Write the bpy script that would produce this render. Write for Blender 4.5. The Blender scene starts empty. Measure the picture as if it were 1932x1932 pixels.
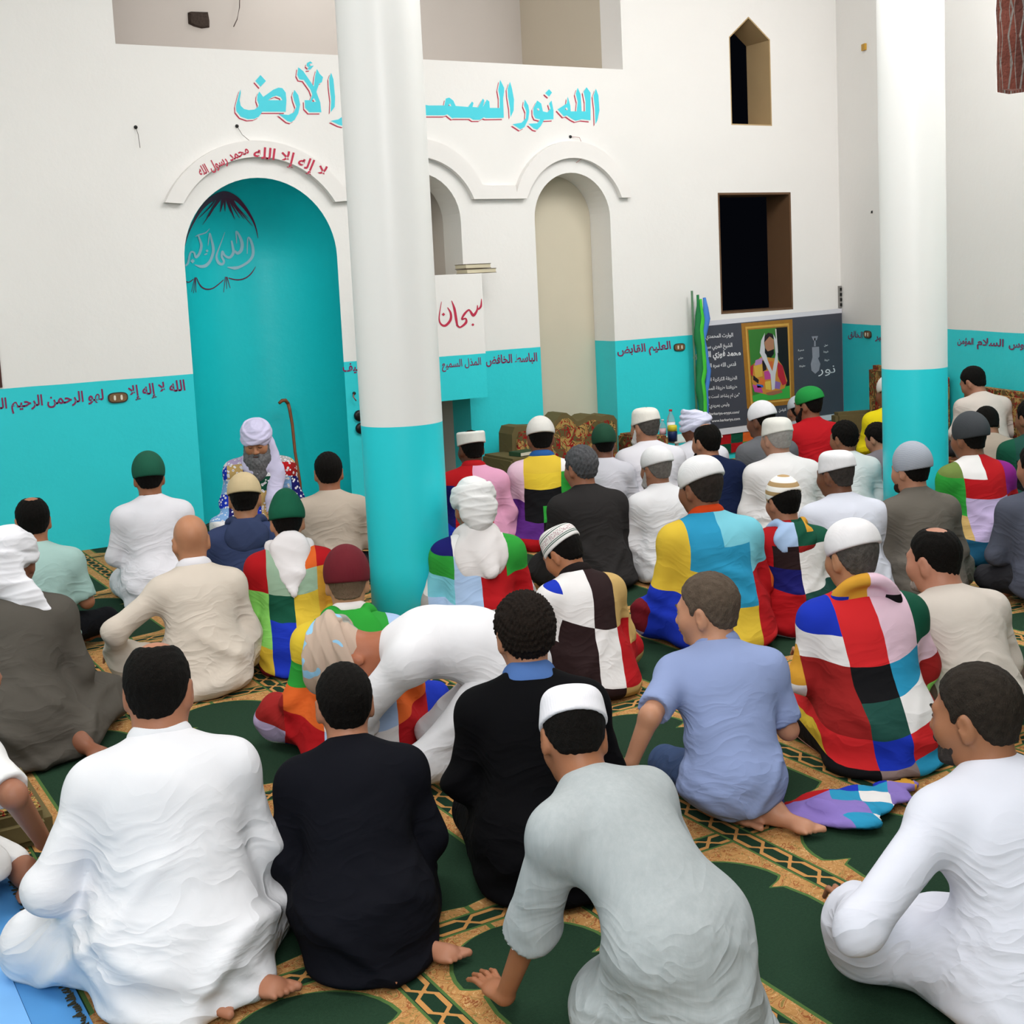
import bpy, bmesh, math, random
import numpy as np
import openvdb as vdb
from mathutils import Vector, Matrix
from mathutils.geometry import tessellate_polygon

SC = bpy.context.scene
COL = SC.collection
PI = math.pi

# ------------------------------------------------------------------ camera
YAW, PIT, ROL, FOC, SHY, CAMH = 0.5331, 0.11626, -0.04784, 2457.7, -146.4, 1.8
def cam_axes():
    cy, sy = math.cos(YAW), math.sin(YAW)
    fwd = np.array([sy*math.cos(PIT), cy*math.cos(PIT), -math.sin(PIT)])
    right = np.array([cy, -sy, 0.]); up = np.cross(right, fwd)
    r = math.cos(ROL)*right + math.sin(ROL)*up
    return r, np.cross(r, fwd), fwd
CR, CU, CF = cam_axes()
CC = np.array([0., 0., CAMH])
cam = bpy.data.cameras.new('camera'); cam_o = bpy.data.objects.new('camera', cam); COL.objects.link(cam_o)
cam.sensor_width = 36; cam.sensor_fit = 'HORIZONTAL'
cam.lens = 36*FOC/1932; cam.shift_y = SHY/1932; cam.clip_start = 0.05; cam.clip_end = 100
M = Matrix.Identity(4)
for i in range(3):
    M[i][0] = CR[i]; M[i][1] = CU[i]; M[i][2] = -CF[i]; M[i][3] = CC[i]
cam_o.matrix_world = M
SC.camera = cam_o

# measuring helpers: where a line of sight meets a real plane of the place
def ray(x, y): return CF + CR*(x-966)/FOC - CU*(y-966-SHY)/FOC
def onz(x, y, z): d = ray(x, y); return CC + d*(z-CAMH)/d[2]
def ony(x, y, Y): d = ray(x, y); return CC + d*Y/d[1]
def onpl(x, y, p, n): d = ray(x, y); return CC + d*(np.dot(np.array(p)-CC, n)/np.dot(d, n))
def depth(p): return float((np.array(p)-CC) @ CF)

# ------------------------------------------------------------------ world, light, exposure
w = bpy.data.worlds.new('world'); SC.world = w; w.use_nodes = True
w.node_tree.nodes['Background'].inputs[0].default_value = (0.01, 0.012, 0.02, 1)
w.node_tree.nodes['Background'].inputs[1].default_value = 0.15
SC.view_settings.view_transform = 'Standard'; SC.view_settings.look = 'None'
SC.view_settings.exposure = 0.0; SC.view_settings.gamma = 1.0; SC.view_settings.use_curve_mapping = False
def area(name, loc, size, power, col=(1, .985, .965), aim=None, sy=None):
    l = bpy.data.lights.new(name, 'AREA'); l.energy = power*1.07; l.color = col
    l.shape = 'RECTANGLE'; l.size = size; l.size_y = sy or size
    o = bpy.data.objects.new(name, l); COL.objects.link(o); o.location = loc
    d = Vector(aim) - Vector(loc) if aim else Vector((0, 0, -1))
    o.rotation_euler = d.to_track_quat('-Z', 'Y').to_euler()
    return o
area('ceiling_light_near', (1.0, 2.0, 5.3), 2.2, 95)
area('ceiling_light_mid', (4.2, 5.4, 5.35), 2.4, 80)
area('ceiling_light_left', (-1.2, 6.0, 5.3), 2.2, 95)
area('ceiling_light_right', (7.0, 3.4, 5.3), 2.2, 110)
area('added_fill_behind', (-1.0, -1.6, 3.8), 2.4, 190, (1, .98, .97), aim=(4.5, 8.5, 2.0))  # added frontal fill from behind the camera, no fitting of the hall
area('added_wash_front', (5.0, 5.9, 5.2), 2.0, 52, (1, .98, .97), aim=(6.2, 9.7, 1.2))  # added wash to lift the far front wall, not a real lamp
area('added_wash_corner', (7.4, 5.8, 5.2), 1.6, 85, (1, .98, .97), aim=(9.2, 8.0, 1.4))  # added wash that brightens the side wall, stands for no fixture
area('recess_light', (4.8, 10.6, 5.3), 0.8, 14)

# ------------------------------------------------------------------ materials
def lin(c):
    if isinstance(c, str):
        c = tuple(int(c[i:i+2], 16) for i in (0, 2, 4))
    return tuple((v/255/12.92 if v/255 <= .04045 else ((v/255+.055)/1.055)**2.4) for v in c[:3]) + (1,)
class NT:
    def __init__(s, name, rough=.8, spec=.3):
        s.m = bpy.data.materials.new(name); s.m.use_nodes = True; s.t = s.m.node_tree
        s.b = s.t.nodes['Principled BSDF']; s.b.inputs['Roughness'].default_value = rough
        s.b.inputs['Specular IOR Level'].default_value = spec
    def n(s, typ, **kw):
        nd = s.t.nodes.new(typ)
        for k, v in kw.items():
            if k.startswith('_'): setattr(nd, k[1:], v)
            else: nd.inputs[k.replace('__', ' ')].default_value = v
        return nd
    def l(s, a, b): s.t.links.new(a, b)
    def math(s, op, a, b=None, c=None, clamp=False):
        nd = s.t.nodes.new('ShaderNodeMath'); nd.operation = op; nd.use_clamp = clamp
        for i, v in enumerate((a, b, c)):
            if v is None: continue
            if isinstance(v, (int, float)): nd.inputs[i].default_value = v
            else: s.l(v, nd.inputs[i])
        return nd.outputs[0]
    def mix(s, f, a, b):
        nd = s.t.nodes.new('ShaderNodeMix'); nd.data_type = 'RGBA'
        for sock, v in ((nd.inputs[0], f), (nd.inputs[6], a), (nd.inputs[7], b)):
            if isinstance(v, (int, float)): sock.default_value = v
            elif isinstance(v, tuple): sock.default_value = v
            else: s.l(v, sock)
        return nd.outputs[2]
    def bump(s, h, strength, dist, prev=None):
        nd = s.n('ShaderNodeBump', Strength=strength, Distance=dist); s.l(h, nd.inputs['Height'])
        if prev is not None: s.l(prev, nd.inputs['Normal'])
        return nd.outputs[0]
    def noise(s, scale, detail=3, vec=None, rough=.5, dist=0):
        nd = s.n('ShaderNodeTexNoise', Scale=scale, Detail=detail, Roughness=rough, Distortion=dist)
        if vec is not None: s.l(vec, nd.inputs['Vector'])
        return nd.outputs[0]
    def obj(s): return s.n('ShaderNodeTexCoord').outputs['Object']
    def geo(s): return s.n('ShaderNodeNewGeometry').outputs['Position']
    def scale(s, v, sc):
        nd = s.n('ShaderNodeVectorMath', _operation='MULTIPLY'); s.l(v, nd.inputs[0]); nd.inputs[1].default_value = sc
        return nd.outputs[0]
    def col(s, c):
        if isinstance(c, tuple): s.b.inputs['Base Color'].default_value = c
        else: s.l(c, s.b.inputs['Base Color'])
        return s
_mc = {}
def plain(name, c, rough=.6, spec=.3, metal=0, var=.12, sc=8, bump=.0):
    k = ('p', name, str(c), rough)
    if k in _mc: return _mc[k]
    t = NT(name, rough, spec); c = lin(c); d = tuple(v*(1-var) for v in c[:3])+(1,)
    v = t.obj(); f = t.noise(sc, 4, v)
    t.col(t.mix(f, c, d)); t.b.inputs['Metallic'].default_value = metal
    if bump: t.l(t.bump(t.noise(sc*4, 4, v), bump, .01), t.b.inputs['Normal'])
    _mc[k] = t.m; return t.m
def fabric(c, rough=.88, fold=.55, weave=600, name='cloth', streak=None):
    k = ('f', str(c), rough, fold, str(streak))
    if k in _mc: return _mc[k]
    t = NT(name, rough, .08); v = t.obj(); c0 = lin(c)
    d = tuple(x*.86 for x in c0[:3])+(1,)
    base = t.mix(t.noise(3.5, 3, v), c0, d)
    if streak:
        base = t.mix(t.math('MULTIPLY', t.noise(60, 3, t.scale(v, (1, 1, .08)), .7), .9), base, lin(streak))
    t.col(base)
    add_folds(t, v, fold)
    _mc[k] = t.m; return t.m
def add_folds(t, v, fold):
    sp = t.n('ShaderNodeSeparateXYZ'); t.l(v, sp.inputs[0])
    low = t.math('MULTIPLY_ADD', sp.outputs[2], -2.4, 1.45, clamp=True)
    wob = t.n('ShaderNodeTexNoise', Scale=3.2, Detail=1.5); t.l(v, wob.inputs['Vector'])
    wv = t.n('ShaderNodeVectorMath', _operation='MULTIPLY_ADD'); t.l(wob.outputs['Color'], wv.inputs[0]); wv.inputs[1].default_value = (.35, .35, .35); t.l(v, wv.inputs[2])
    big = t.noise(5.5, 2.5, t.scale(wv.outputs[0], (.45, .8, 1.25)), .5)
    r = t.math('ABSOLUTE', t.math('SUBTRACT', t.math('MULTIPLY', big, 2), 1))
    r = t.math('POWER', t.math('SUBTRACT', 1, r, clamp=True), 5)
    fine = t.noise(11, 2.5, t.scale(wv.outputs[0], (.5, .8, 1.4)), .55)
    r2 = t.math('POWER', t.math('SUBTRACT', 1, t.math('ABSOLUTE', t.math('SUBTRACT', t.math('MULTIPLY', fine, 2), 1)), clamp=True), 4)
    n1 = t.bump(t.math('MULTIPLY', r, t.math('ADD', low, .18)), fold*.6, .02)
    n2 = t.bump(t.math('MULTIPLY', r2, t.math('ADD', low, .10)), fold*.28, .008, n1)
    n3 = t.bump(t.noise(450, 2, v), .10, .001, n2)
    t.l(n3, t.b.inputs['Normal'])
def patch_mat(rows, name='patchwork_cloth', soft=1):
    """rows of colours, sewn squares: attribute 'patch' holds (column, row)"""
    t = NT(name, .88, .15); a = t.n('ShaderNodeAttribute', _attribute_name='patch')
    sp = t.n('ShaderNodeSeparateXYZ'); t.l(a.outputs['Vector'], sp.inputs[0])
    v = t.obj()
    nc = len(rows[0])
    wob = t.math('MULTIPLY', t.math('SUBTRACT', t.noise(6, 2, v), .5), .16)
    pu = t.math('DIVIDE', t.math('ADD', sp.outputs[0], wob), nc, clamp=True); pv = t.math('ADD', sp.outputs[1], wob)
    out = None
    for j, row in enumerate(rows):
        cr = t.n('ShaderNodeValToRGB'); e = cr.color_ramp; e.interpolation = 'CONSTANT'
        while len(e.elements) < nc: e.elements.new(.99)
        for i, c in enumerate(row):
            e.elements[i].position = i/nc if i else 0
            e.elements[i].color = lin(PAL[c] if c in PAL else c)
        t.l(pu, cr.inputs[0])
        out = cr.outputs[0] if out is None else t.mix(t.math('GREATER_THAN', pv, float(j)), out, cr.outputs[0])
    f = t.noise(4, 3, v)
    dk = t.n('ShaderNodeMix', _data_type='RGBA', _blend_type='MULTIPLY'); dk.inputs[0].default_value = 1
    t.l(out, dk.inputs[6]); t.l(t.mix(f, (1, 1, 1, 1), (.84, .84, .84, 1)), dk.inputs[7])
    t.col(dk.outputs[2]); add_folds(t, v, .4)
    return t.m
PAL = dict(r='b0161d', R='d0282c', b='1b35b5', n='1a1a66', c='2a93bd', C='78c6d8', g='2f9a3a', G='14503c', l='8fd86a',
           y='d9b93c', Y='e0c23a', o='e0662a', O='d29a35', p='e3c3d4', P='dd9fbe', v='8a76c0', V='5a2a80', w='e6e4e4',
           k='111114', K='2a1b1c', t='c4a468', T='8c7a78', m='6e1420', B='93201f', s='a9c4e8', S='7fa8d8', q='9cb9a0',
           e='6b7f40', Q='19506e', L='b9a9cf', a='a9a7a6', M='82207c', z='7ed3a6', D='1f4a42')

# ------------------------------------------------------------------ object helpers
def meta(o, label=None, cat=None, group=None, kind=None):
    if label: o['label'] = label
    if cat: o['category'] = cat
    if group: o['group'] = group
    if kind: o['kind'] = kind
    return o
def mesh_np(name, V, Q, mat=None, smooth=True, attrs=None):
    me = bpy.data.meshes.new(name)
    Q = np.asarray(Q, np.int32); V = np.asarray(V, np.float32)
    me.vertices.add(len(V)); me.vertices.foreach_set('co', V.ravel())
    k = Q.shape[1]
    me.loops.add(Q.size); me.loops.foreach_set('vertex_index', Q.ravel())
    me.polygons.add(len(Q)); me.polygons.foreach_set('loop_start', np.arange(0, Q.size, k, dtype=np.int32))
    me.update(calc_edges=True); me.validate()
    if smooth: me.polygons.foreach_set('use_smooth', np.ones(len(me.polygons), bool))
    if mat is not None: me.materials.append(mat)
    for an, arr in (attrs or {}).items():
        at = me.attributes.new(an, 'FLOAT_VECTOR', 'POINT'); at.data.foreach_set('vector', np.asarray(arr, np.float32).ravel())
    return me
def link(name, me, parent=None):
    o = bpy.data.objects.new(name, me); COL.objects.link(o)
    if parent is not None: o.parent = parent
    return o
def empty(name, loc=(0, 0, 0), rz=0):
    o = bpy.data.objects.new(name, None); COL.objects.link(o); o.location = loc; o.rotation_euler = (0, 0, rz)
    o.empty_display_size = .1
    return o
def bm_mesh(name, bm, mat=None, smooth=False):
    bmesh.ops.recalc_face_normals(bm, faces=bm.faces)
    me = bpy.data.meshes.new(name); bm.to_mesh(me); bm.free()
    if smooth:
        for p in me.polygons: p.use_smooth = True
    for m_ in (mat if isinstance(mat, (list, tuple)) else [mat]):
        if m_: me.materials.append(m_)
    return me
def bm_box(bm, lo, hi, mi=0, bev=0):
    r = bmesh.ops.create_cube(bm, size=1)
    vs = r['verts']
    for v in vs: v.co = Vector([(lo[i]+hi[i])/2 + v.co[i]*(hi[i]-lo[i]) for i in range(3)])
    fs = {f for v in vs for f in v.link_faces}
    for f in fs: f.material_index = mi
    if bev:
        es = list({e for v in vs for e in v.link_edges})
        bmesh.ops.bevel(bm, geom=es, offset=bev, segments=2, affect='EDGES')
def box(name, lo, hi, mat, parent=None, bev=0):
    bm = bmesh.new(); bm_box(bm, lo, hi, 0, bev); return link(name, bm_mesh(name, bm, mat, False), parent)
def extrude_poly(name, outer, holes, y0, y1, mat, parent=None, plane='xz', T=None):
    """outline in (x,z), solid between depths y0 and y1"""
    loops = [outer]+list(holes)
    tri = tessellate_polygon([[Vector((a, b, 0)) for a, b in lp] for lp in loops])
    pts = [p for lp in loops for p in lp]; n = len(pts)
    f = (lambda a, b, d: (a, d, b)) if T is None else T
    V = [f(a, b, y0) for a, b in pts]+[f(a, b, y1) for a, b in pts]
    bm = bmesh.new(); vs = [bm.verts.new(v) for v in V]
    def face(ix):
        try: bm.faces.new([vs[i] for i in ix])
        except ValueError: pass
    for t_ in tri: face(t_); face([i+n for i in reversed(t_)])
    k = 0
    for lp in loops:
        m_ = len(lp)
        for i in range(m_):
            a, b = k+i, k+(i+1) % m_
            face((a, b, b+n, a+n))
        k += m_
    return link(name, bm_mesh(name, bm, mat), parent)
def tube_mesh(name, pts, r, mat, seg=10, closed=True):
    pts = [Vector(p) for p in pts]; rs = r if isinstance(r, (list, tuple)) else [r]*len(pts)
    V = []; F = []
    up = Vector((0, 0, 1))
    for i, p in enumerate(pts):
        d = (pts[min(i+1, len(pts)-1)]-pts[max(i-1, 0)]).normalized()
        a = d.cross(up if abs(d.z) < .95 else Vector((1, 0, 0))).normalized(); b = d.cross(a)
        for k in range(seg):
            an = 2*PI*k/seg; V.append(p+(a*math.cos(an)+b*math.sin(an))*rs[i])
    for i in range(len(pts)-1):
        for k in range(seg):
            F.append((i*seg+k, i*seg+(k+1) % seg, (i+1)*seg+(k+1) % seg, (i+1)*seg+k))
    me = bpy.data.meshes.new(name); F2 = list(F)+[tuple(range(seg-1, -1, -1)), tuple((len(pts)-1)*seg+k for k in range(seg))]
    me.from_pydata([tuple(v) for v in V], [], F2)
    for p in me.polygons: p.use_smooth = True
    me.materials.append(mat); return me
def lathe(name, prof, mat, seg=32, loc=(0, 0, 0), parent=None, sx=1, sy=1):
    V = []; F = []
    for r, z in prof:
        for k in range(seg):
            a = 2*PI*k/seg; V.append((loc[0]+r*math.cos(a)*sx, loc[1]+r*math.sin(a)*sy, loc[2]+z))
    for i in range(len(prof)-1):
        for k in range(seg): F.append((i*seg+k, i*seg+(k+1) % seg, (i+1)*seg+(k+1) % seg, (i+1)*seg+k))
    F += [tuple(range(seg-1, -1, -1)), tuple((len(prof)-1)*seg+k for k in range(seg))]
    me = bpy.data.meshes.new(name); me.from_pydata(V, [], F)
    for p in me.polygons: p.use_smooth = True
    me.materials.append(mat); return link(name, me, parent)

# ------------------------------------------------------------------ structure
D = 9.708; CEIL = 5.6; DADO = 1.225
def wall_mat(name, white, teal, dado=DADO):
    t = NT(name, .55, .35); g = t.geo(); sp = t.n('ShaderNodeSeparateXYZ'); t.l(g, sp.inputs[0])
    z = t.math('ADD', sp.outputs[2], t.math('MULTIPLY', t.math('SUBTRACT', t.noise(2.2, 4, g), .5), .012))
    f = t.math('GREATER_THAN', z, dado)
    n = t.noise(1.3, 5, g)
    W = t.mix(n, lin(white), tuple(v*.93 for v in lin(white)[:3])+(1,))
    T = t.mix(n, lin(teal), tuple(v*.86 for v in lin(teal)[:3])+(1,))
    t.col(t.mix(f, T, W)); t.l(t.math('ADD', t.math('MULTIPLY', f, .15), .38), t.b.inputs['Roughness'])
    t.l(t.bump(t.noise(14, 6, g, .6), .12, .02), t.b.inputs['Normal'])
    return t.m
WHITE, TEAL = 'f1efec', '36dbe4'
M_WALL = wall_mat('painted_plaster', WHITE, TEAL)
M_NICHE = wall_mat('niche_paint', WHITE, '1ccdd4', 9)
M_BEIGE = plain('beige_plaster', 'd6cdb8', .7, .2, var=.1, sc=2)
M_GREY = plain('grey_plaster', 'cfc8c2', .7, .2, var=.06, sc=2)
M_CEIL = plain('white_ceiling', 'f0eeea', .8, .2, var=.05, sc=1)

def arc(cx, cz, r, a0, a1, n, sz=1.0):
    return [(cx+r*math.cos(math.radians(a0+(a1-a0)*i/n)), cz+sz*r*math.sin(math.radians(a0+(a1-a0)*i/n))) for i in range(n+1)]
NX, NR, NZ = 3.572, .618, 2.07
A2X, A3X, AR_, AZ = 4.93, 6.46, .40, 2.33
outer = [(-5, 0), (NX-NR, 0)] + arc(NX, NZ, NR, 180, 0, 32) + [(NX+NR, 0), (A2X-AR_, 0)] + arc(A2X, AZ, AR_, 180, 0, 20) + \
        [(A2X+AR_, 0), (A3X-AR_, 0)] + arc(A3X, AZ, AR_, 180, 0, 24) + [(A3X+AR_, 0), (9.69, 0), (9.69, CEIL), (7.06, CEIL), (7.06, 3.64), (2.57, 3.64), (2.57, CEIL), (-5, CEIL)]
h_win = [(8.11, 1.40), (9.03, 1.40), (9.03, 2.545), (8.11, 2.545)]
h_pt = [(8.30, 3.178), (8.81, 3.178), (8.81, 3.99), (8.546, 4.19), (8.30, 3.99)]
h_left = [(.7, 1.235), (1.585, 1.235), (1.585, 2.5), (.7, 2.5)]
wf = extrude_poly('wall_front', outer, [h_win, h_pt, h_left], D, D+.32, M_WALL); meta(wf, kind='structure')
# linings of the openings
def struct(o): o['kind'] = 'structure'; return o
# prayer niche: half cylinder with quarter sphere head
V = []; F = []; seg = 36
zs = [0]+[NZ*i/10 for i in range(1, 11)]
rings = [(NR, z) for z in zs] + [(NR*math.cos(a), NZ+NR*math.sin(a)) for a in [PI/2*i/16 for i in range(1, 17)]]
for r, z in rings:
    for k in range(seg+1):
        a = PI*k/seg; V.append((NX+max(r, 1e-3)*math.cos(a), D+.001+max(r, 1e-3)*math.sin(a)*1.0, z))
for i in range(len(rings)-1):
    for k in range(seg): F.append((i*(seg+1)+k, i*(seg+1)+k+1, (i+1)*(seg+1)+k+1, (i+1)*(seg+1)+k))
me = bpy.data.meshes.new('wall_niche'); me.from_pydata(V, [], F)
for p in me.polygons: p.use_smooth = True
me.materials.append(M_NICHE); me.flip_normals(); struct(link('wall_niche', me))
# arched recesses
def recess(name, x0, x1, z1, y1, mat, back):
    bm = bmesh.new()
    bm_box(bm, (x0-.02, y1, 0), (x1+.02, y1+.06, z1+.03))
    return struct(link(name, bm_mesh(name, bm, back)))
recess('wall_recess_tall', A3X-AR_, A3X+AR_, AZ+AR_, D+.322, None, M_BEIGE)
recess('wall_recess_balcony', A2X-AR_, A2X+AR_, AZ+AR_, D+.55, None, M_BEIGE)
struct(box('wall_balcony_side', (A2X+AR_, D+.322, 0), (A2X+AR_+.06, D+.55, AZ+AR_), M_GREY))
struct(box('wall_balcony_side_left', (A2X-AR_-.06, D+.322, 0), (A2X-AR_, D+.55, AZ+AR_), M_GREY))
struct(box('wall_gallery', (2.2, D+1.70, 3.3), (7.30, D+1.76, CEIL), M_GREY))
M_BEIGE2 = plain('gallery_side_plaster', 'ccc2b0', .7, .2, var=.06, sc=2)
struct(box('wall_gallery_side', (7.06, D+.321, 3.3), (7.12, D+1.70, CEIL), M_BEIGE2))
struct(box('wall_gallery_side_left', (2.51, D+.321, 3.3), (2.57, D+1.70, CEIL), M_GREY))
struct(box('floor_gallery', (2.51, D+.321, 3.58), (7.12, D+1.70, 3.64), M_GREY))
# window linings (jambs)
M_WOOD = plain('brown_wood_jamb', '6b4f38', .55, .3, sc=5); M_DW = plain('dark_red_wood', '4a211c', .5, .4, sc=5)
M_SAND = plain('sand_plaster', 'bda279', .8, .2, sc=4)
def ring_frame(name, loop, th, y0, y1, mat):
    cx = sum(p[0] for p in loop)/len(loop); cz = sum(p[1] for p in loop)/len(loop)
    inn = []
    n = len(loop)
    for i in range(n):
        p0, p1, p2 = loop[i-1], loop[i], loop[(i+1) % n]
        def nrm(a, b):
            dx, dz = b[0]-a[0], b[1]-a[1]; L = math.hypot(dx, dz); return (-dz/L, dx/L)
        n1, n2 = nrm(p0, p1), nrm(p1, p2)
        bx, bz = n1[0]+n2[0], n1[1]+n2[1]; k = th/max(.3, (bx*n1[0]+bz*n1[1]))
        inn.append((p1[0]+bx*k, p1[1]+bz*k))
    return struct(extrude_poly(name, loop, [inn], y0, y1, mat))
ring_frame('window_1', h_win, .02, D+.001, D+.33, M_WOOD)
ring_frame('window_2', h_pt, .012, D+.001, D+.33, M_SAND)
ring_frame('window_3', h_left, .05, D-.012, D+.34, M_DW)
# mouldings over the arches
def mould(cx, half_i, zi, zap_i, half_o, zap_o, zo):
    def circ(h, dz):
        R = (h*h+dz*dz)/(2*dz); return R
    Ri = circ(half_i, zap_i-zi); Ro = circ(half_o, zap_o-zo)
    def pts(R, h, zap, rev=False):
        a = math.asin(min(1, h/R)); L = [(cx+R*math.sin(-a+2*a*i/28), zap-R+R*math.cos(-a+2*a*i/28)) for i in range(29)]
        return L[::-1] if rev else L
    return pts(Ri, half_i, zap_i), pts(Ro, half_o, zap_o)
M_MO = plain('white_moulding', 'f0edea', .6, .3, var=.05, sc=3)
i1, o1 = mould(NX, .61, 2.495, 2.84, .745, 2.965, 2.505)
trim1 = extrude_poly('trim_1', i1+o1[::-1], [], D-.055, D-.001, M_MO)
i2, o2 = mould(A2X, .51, 2.506, 2.85, .60, 3.0, 2.62)
i3, o3 = mould(A3X, .50, 2.506, 2.853, .60, 3.0, 2.56)
poly = i2 + i3 + [(A3X+.605, 2.506)] + o3[::-1] + [(A3X-.61, 2.618)] + o2[::-1] + [(A2X-.60, 2.506)]
trim2 = extrude_poly('trim_2', poly, [], D-.055, D-.001, M_MO)
struct(trim1); struct(trim2)
# right wall
RWO = np.array([9.68, D, 0.]); RWU = np.array([-.3612, -.9325, 0.]); RWN = np.array([-.9325, .3612, 0.])
def RT(a, b, d): p = RWO + RWU*a + RWN*d; return (p[0], p[1], b)
rng = random.Random(4)
hole_r = [(2.975, 4.4), (2.99, 3.9), (2.965, 3.7), (2.985, 3.5), (2.97, 3.3), (2.98, 3.085), (3.15, 3.045), (3.35, 3.03), (3.8, 3.04), (3.8, 4.4)]
wr = extrude_poly('wall_right', [(-.02, 0), (8, 0), (8, CEIL), (-.02, CEIL)], [hole_r], 0, -.30, M_WALL, T=RT); struct(wr)
M_BRICK = NT('broken_brick', .9, .2)
_g = M_BRICK.geo(); _b = M_BRICK.n('ShaderNodeTexBrick', Scale=7.0, Color1=lin('6b3b30'), Color2=lin('55332c'), Mortar=lin('77736e')); M_BRICK.l(M_BRICK.scale(_g, (1, 1, 1)), _b.inputs['Vector'])
M_BRICK.col(_b.outputs[0]); M_BRICK.l(M_BRICK.bump(M_BRICK.noise(30, 5, _g), .6, .03), M_BRICK.b.inputs['Normal'])
hi = [(3.02, 4.36), (3.035, 3.9), (3.01, 3.7), (3.03, 3.5), (3.015, 3.3), (3.03, 3.10), (3.2, 3.06), (3.4, 3.055), (3.76, 3.06), (3.76, 4.36)]
struct(extrude_poly('window_4', hole_r, [hi], -.005, -.31, M_BRICK.m, T=RT))
# remaining shell
struct(box('wall_left', (-3.1, -3.2, 0), (-3.0, D, CEIL), M_WALL))
struct(box('wall_back', (-3.1, -3.3, 0), (9.0, -3.2, CEIL), M_WALL))
struct(box('ceiling', (-3.2, -3.3, CEIL), (10.2, D+2, CEIL+.1), M_CEIL))
M_NIGHT = plain('night_dark_exterior', '050506', .9, 0)
# floor with carpet
def carpet():
    t = NT('prayer_carpet', .95, .1); g = t.geo(); sp = t.n('ShaderNodeSeparateXYZ'); t.l(g, sp.inputs[0])
    x, y = sp.outputs[0], sp.outputs[1]
    W, L = .63, 1.25
    u = t.math('MULTIPLY', t.math('SUBTRACT', t.math('FRACT', t.math('ADD', t.math('DIVIDE', t.math('SUBTRACT', x, 1.35), W), 100.5)), .5), W)
    au = t.math('ABSOLUTE', u)                      # distance from the chain band
    c = t.math('SUBTRACT', W/2, au)                 # distance from the middle of the cell
    tt = t.math('SUBTRACT', L, t.math('MULTIPLY', t.math('FRACT', t.math('ADD', t.math('DIVIDE', t.math('SUBTRACT', y, 4.38), L), 100.0)), L))
    fc = t.n('ShaderNodeFloatCurve'); cu = fc.mapping.curves[0]
    pts = [(0, 0), (.075/L, 0)]
    for i in range(1, 9):
        a = i/8*PI/2; pts.append(((.075+.23*(1-math.cos(a)))/L, .225*math.sin(a)/.315))
    pts += [(.325/L, .20/.315), (.345/L, .150/.315), (.365/L, .19/.315), (.45/L, .205/.315), (1.10/L, .205/.315), (1.135/L, .15/.315), (1.165/L, 0), (1, 0)]
    cu.points[0].location = pts[0]; cu.points[1].location = pts[-1]
    for p in pts[1:-1]: cu.points.new(*p)
    for p in cu.points: p.handle_type = 'VECTOR'
    fc.mapping.update()
    t.l(t.math('DIVIDE', tt, L), fc.inputs['Value'])
    gw = t.math('MULTIPLY', fc.outputs[0], .315)
    e = t.math('SUBTRACT', gw, c)                   # >0 inside the green field
    green = t.mix(t.noise(120, 2, g), lin('1a3022'), lin('26402e'))
    # arabesque on gold
    vo = t.n('ShaderNodeTexVoronoi', Scale=17.0, _feature='SMOOTH_F1'); t.l(g, vo.inputs['Vector'])
    sw = t.noise(13, 2, g, .5, 2.2)
    sw2 = t.math('LESS_THAN', t.math('ABSOLUTE', t.math('SUBTRACT', sw, .5)), .020)
    sw3 = t.math('LESS_THAN', t.math('ABSOLUTE', t.math('SUBTRACT', t.noise(19, 1, g, .5, 2.5), .53)), .013)
    sw4 = t.math('LESS_THAN', t.math('ABSOLUTE', t.math('SUBTRACT', sw, .43)), .014)
    gold = t.mix(t.noise(90, 2, g), lin('bd8e58'), lin('a67a48'))
    gold = t.mix(t.math('MULTIPLY', sw2, .8), gold, lin('8a4a2a'))
    gold = t.mix(t.math('MULTIPLY', sw3, .6), gold, lin('dcb987'))
    gold = t.mix(t.math('MULTIPLY', sw4, .7), gold, lin('6b6a3a'))
    line = lin('4d6b3a')
    col = t.mix(t.math('GREATER_THAN', e, -.008), gold, line)
    col = t.mix(t.math('GREATER_THAN', e, .004), col, green)
    # chain bands along both directions
    def chain(a, b, col, half):
        # a: |distance from band centre|, b: running coordinate
        inb = t.math('LESS_THAN', a, half+.009)
        ins = t.math('LESS_THAN', a, half)
        s = t.math('ABSOLUTE', t.math('SUBTRACT', t.math('FRACT', t.math('DIVIDE', b, .125)), .5))  # 0..0.5
        wv = t.math('MULTIPLY', t.math('SUBTRACT', .50, s, clamp=True), half*3.4)
        wv = t.math('MINIMUM', wv, half*.72)
        d = t.math('SUBTRACT', wv, a)
        ring = t.math('LESS_THAN', t.math('ABSOLUTE', d), .0075)
        xx = t.math('GREATER_THAN', s, .46)
        gd = t.math('MAXIMUM', ring, t.math('MULTIPLY', xx, t.math('LESS_THAN', a, half*.30)))
        cc = t.mix(gd, lin('1c3526'), lin('bd8950'))
        col = t.mix(inb, col, line)
        return t.mix(ins, col, cc)
    yb = t.math('ABSOLUTE', t.math('SUBTRACT', t.math('MODULO', t.math('ADD', tt, L/2), L), L/2))
    col = chain(yb, t.math('ADD', x, 50), col, .036)
    col = chain(au, t.math('ADD', y, 50), col, .038)
    t.col(col)
    t.l(t.bump(t.noise(260, 2, g), .5, .004), t.b.inputs['Normal'])
    return t.m
M_CARPET = carpet()
struct(box('floor', (-3.2, -3.3, -.1), (10.2, D+2.2, -.004), plain('brown_floor', '4a2f26', .6, .3)))
carp = box('carpet', (.585, -1.5, -.004), (9.68, D+.30, 0.0), M_CARPET)
struct(carp); carp.name = 'floor_carpet'
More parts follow.
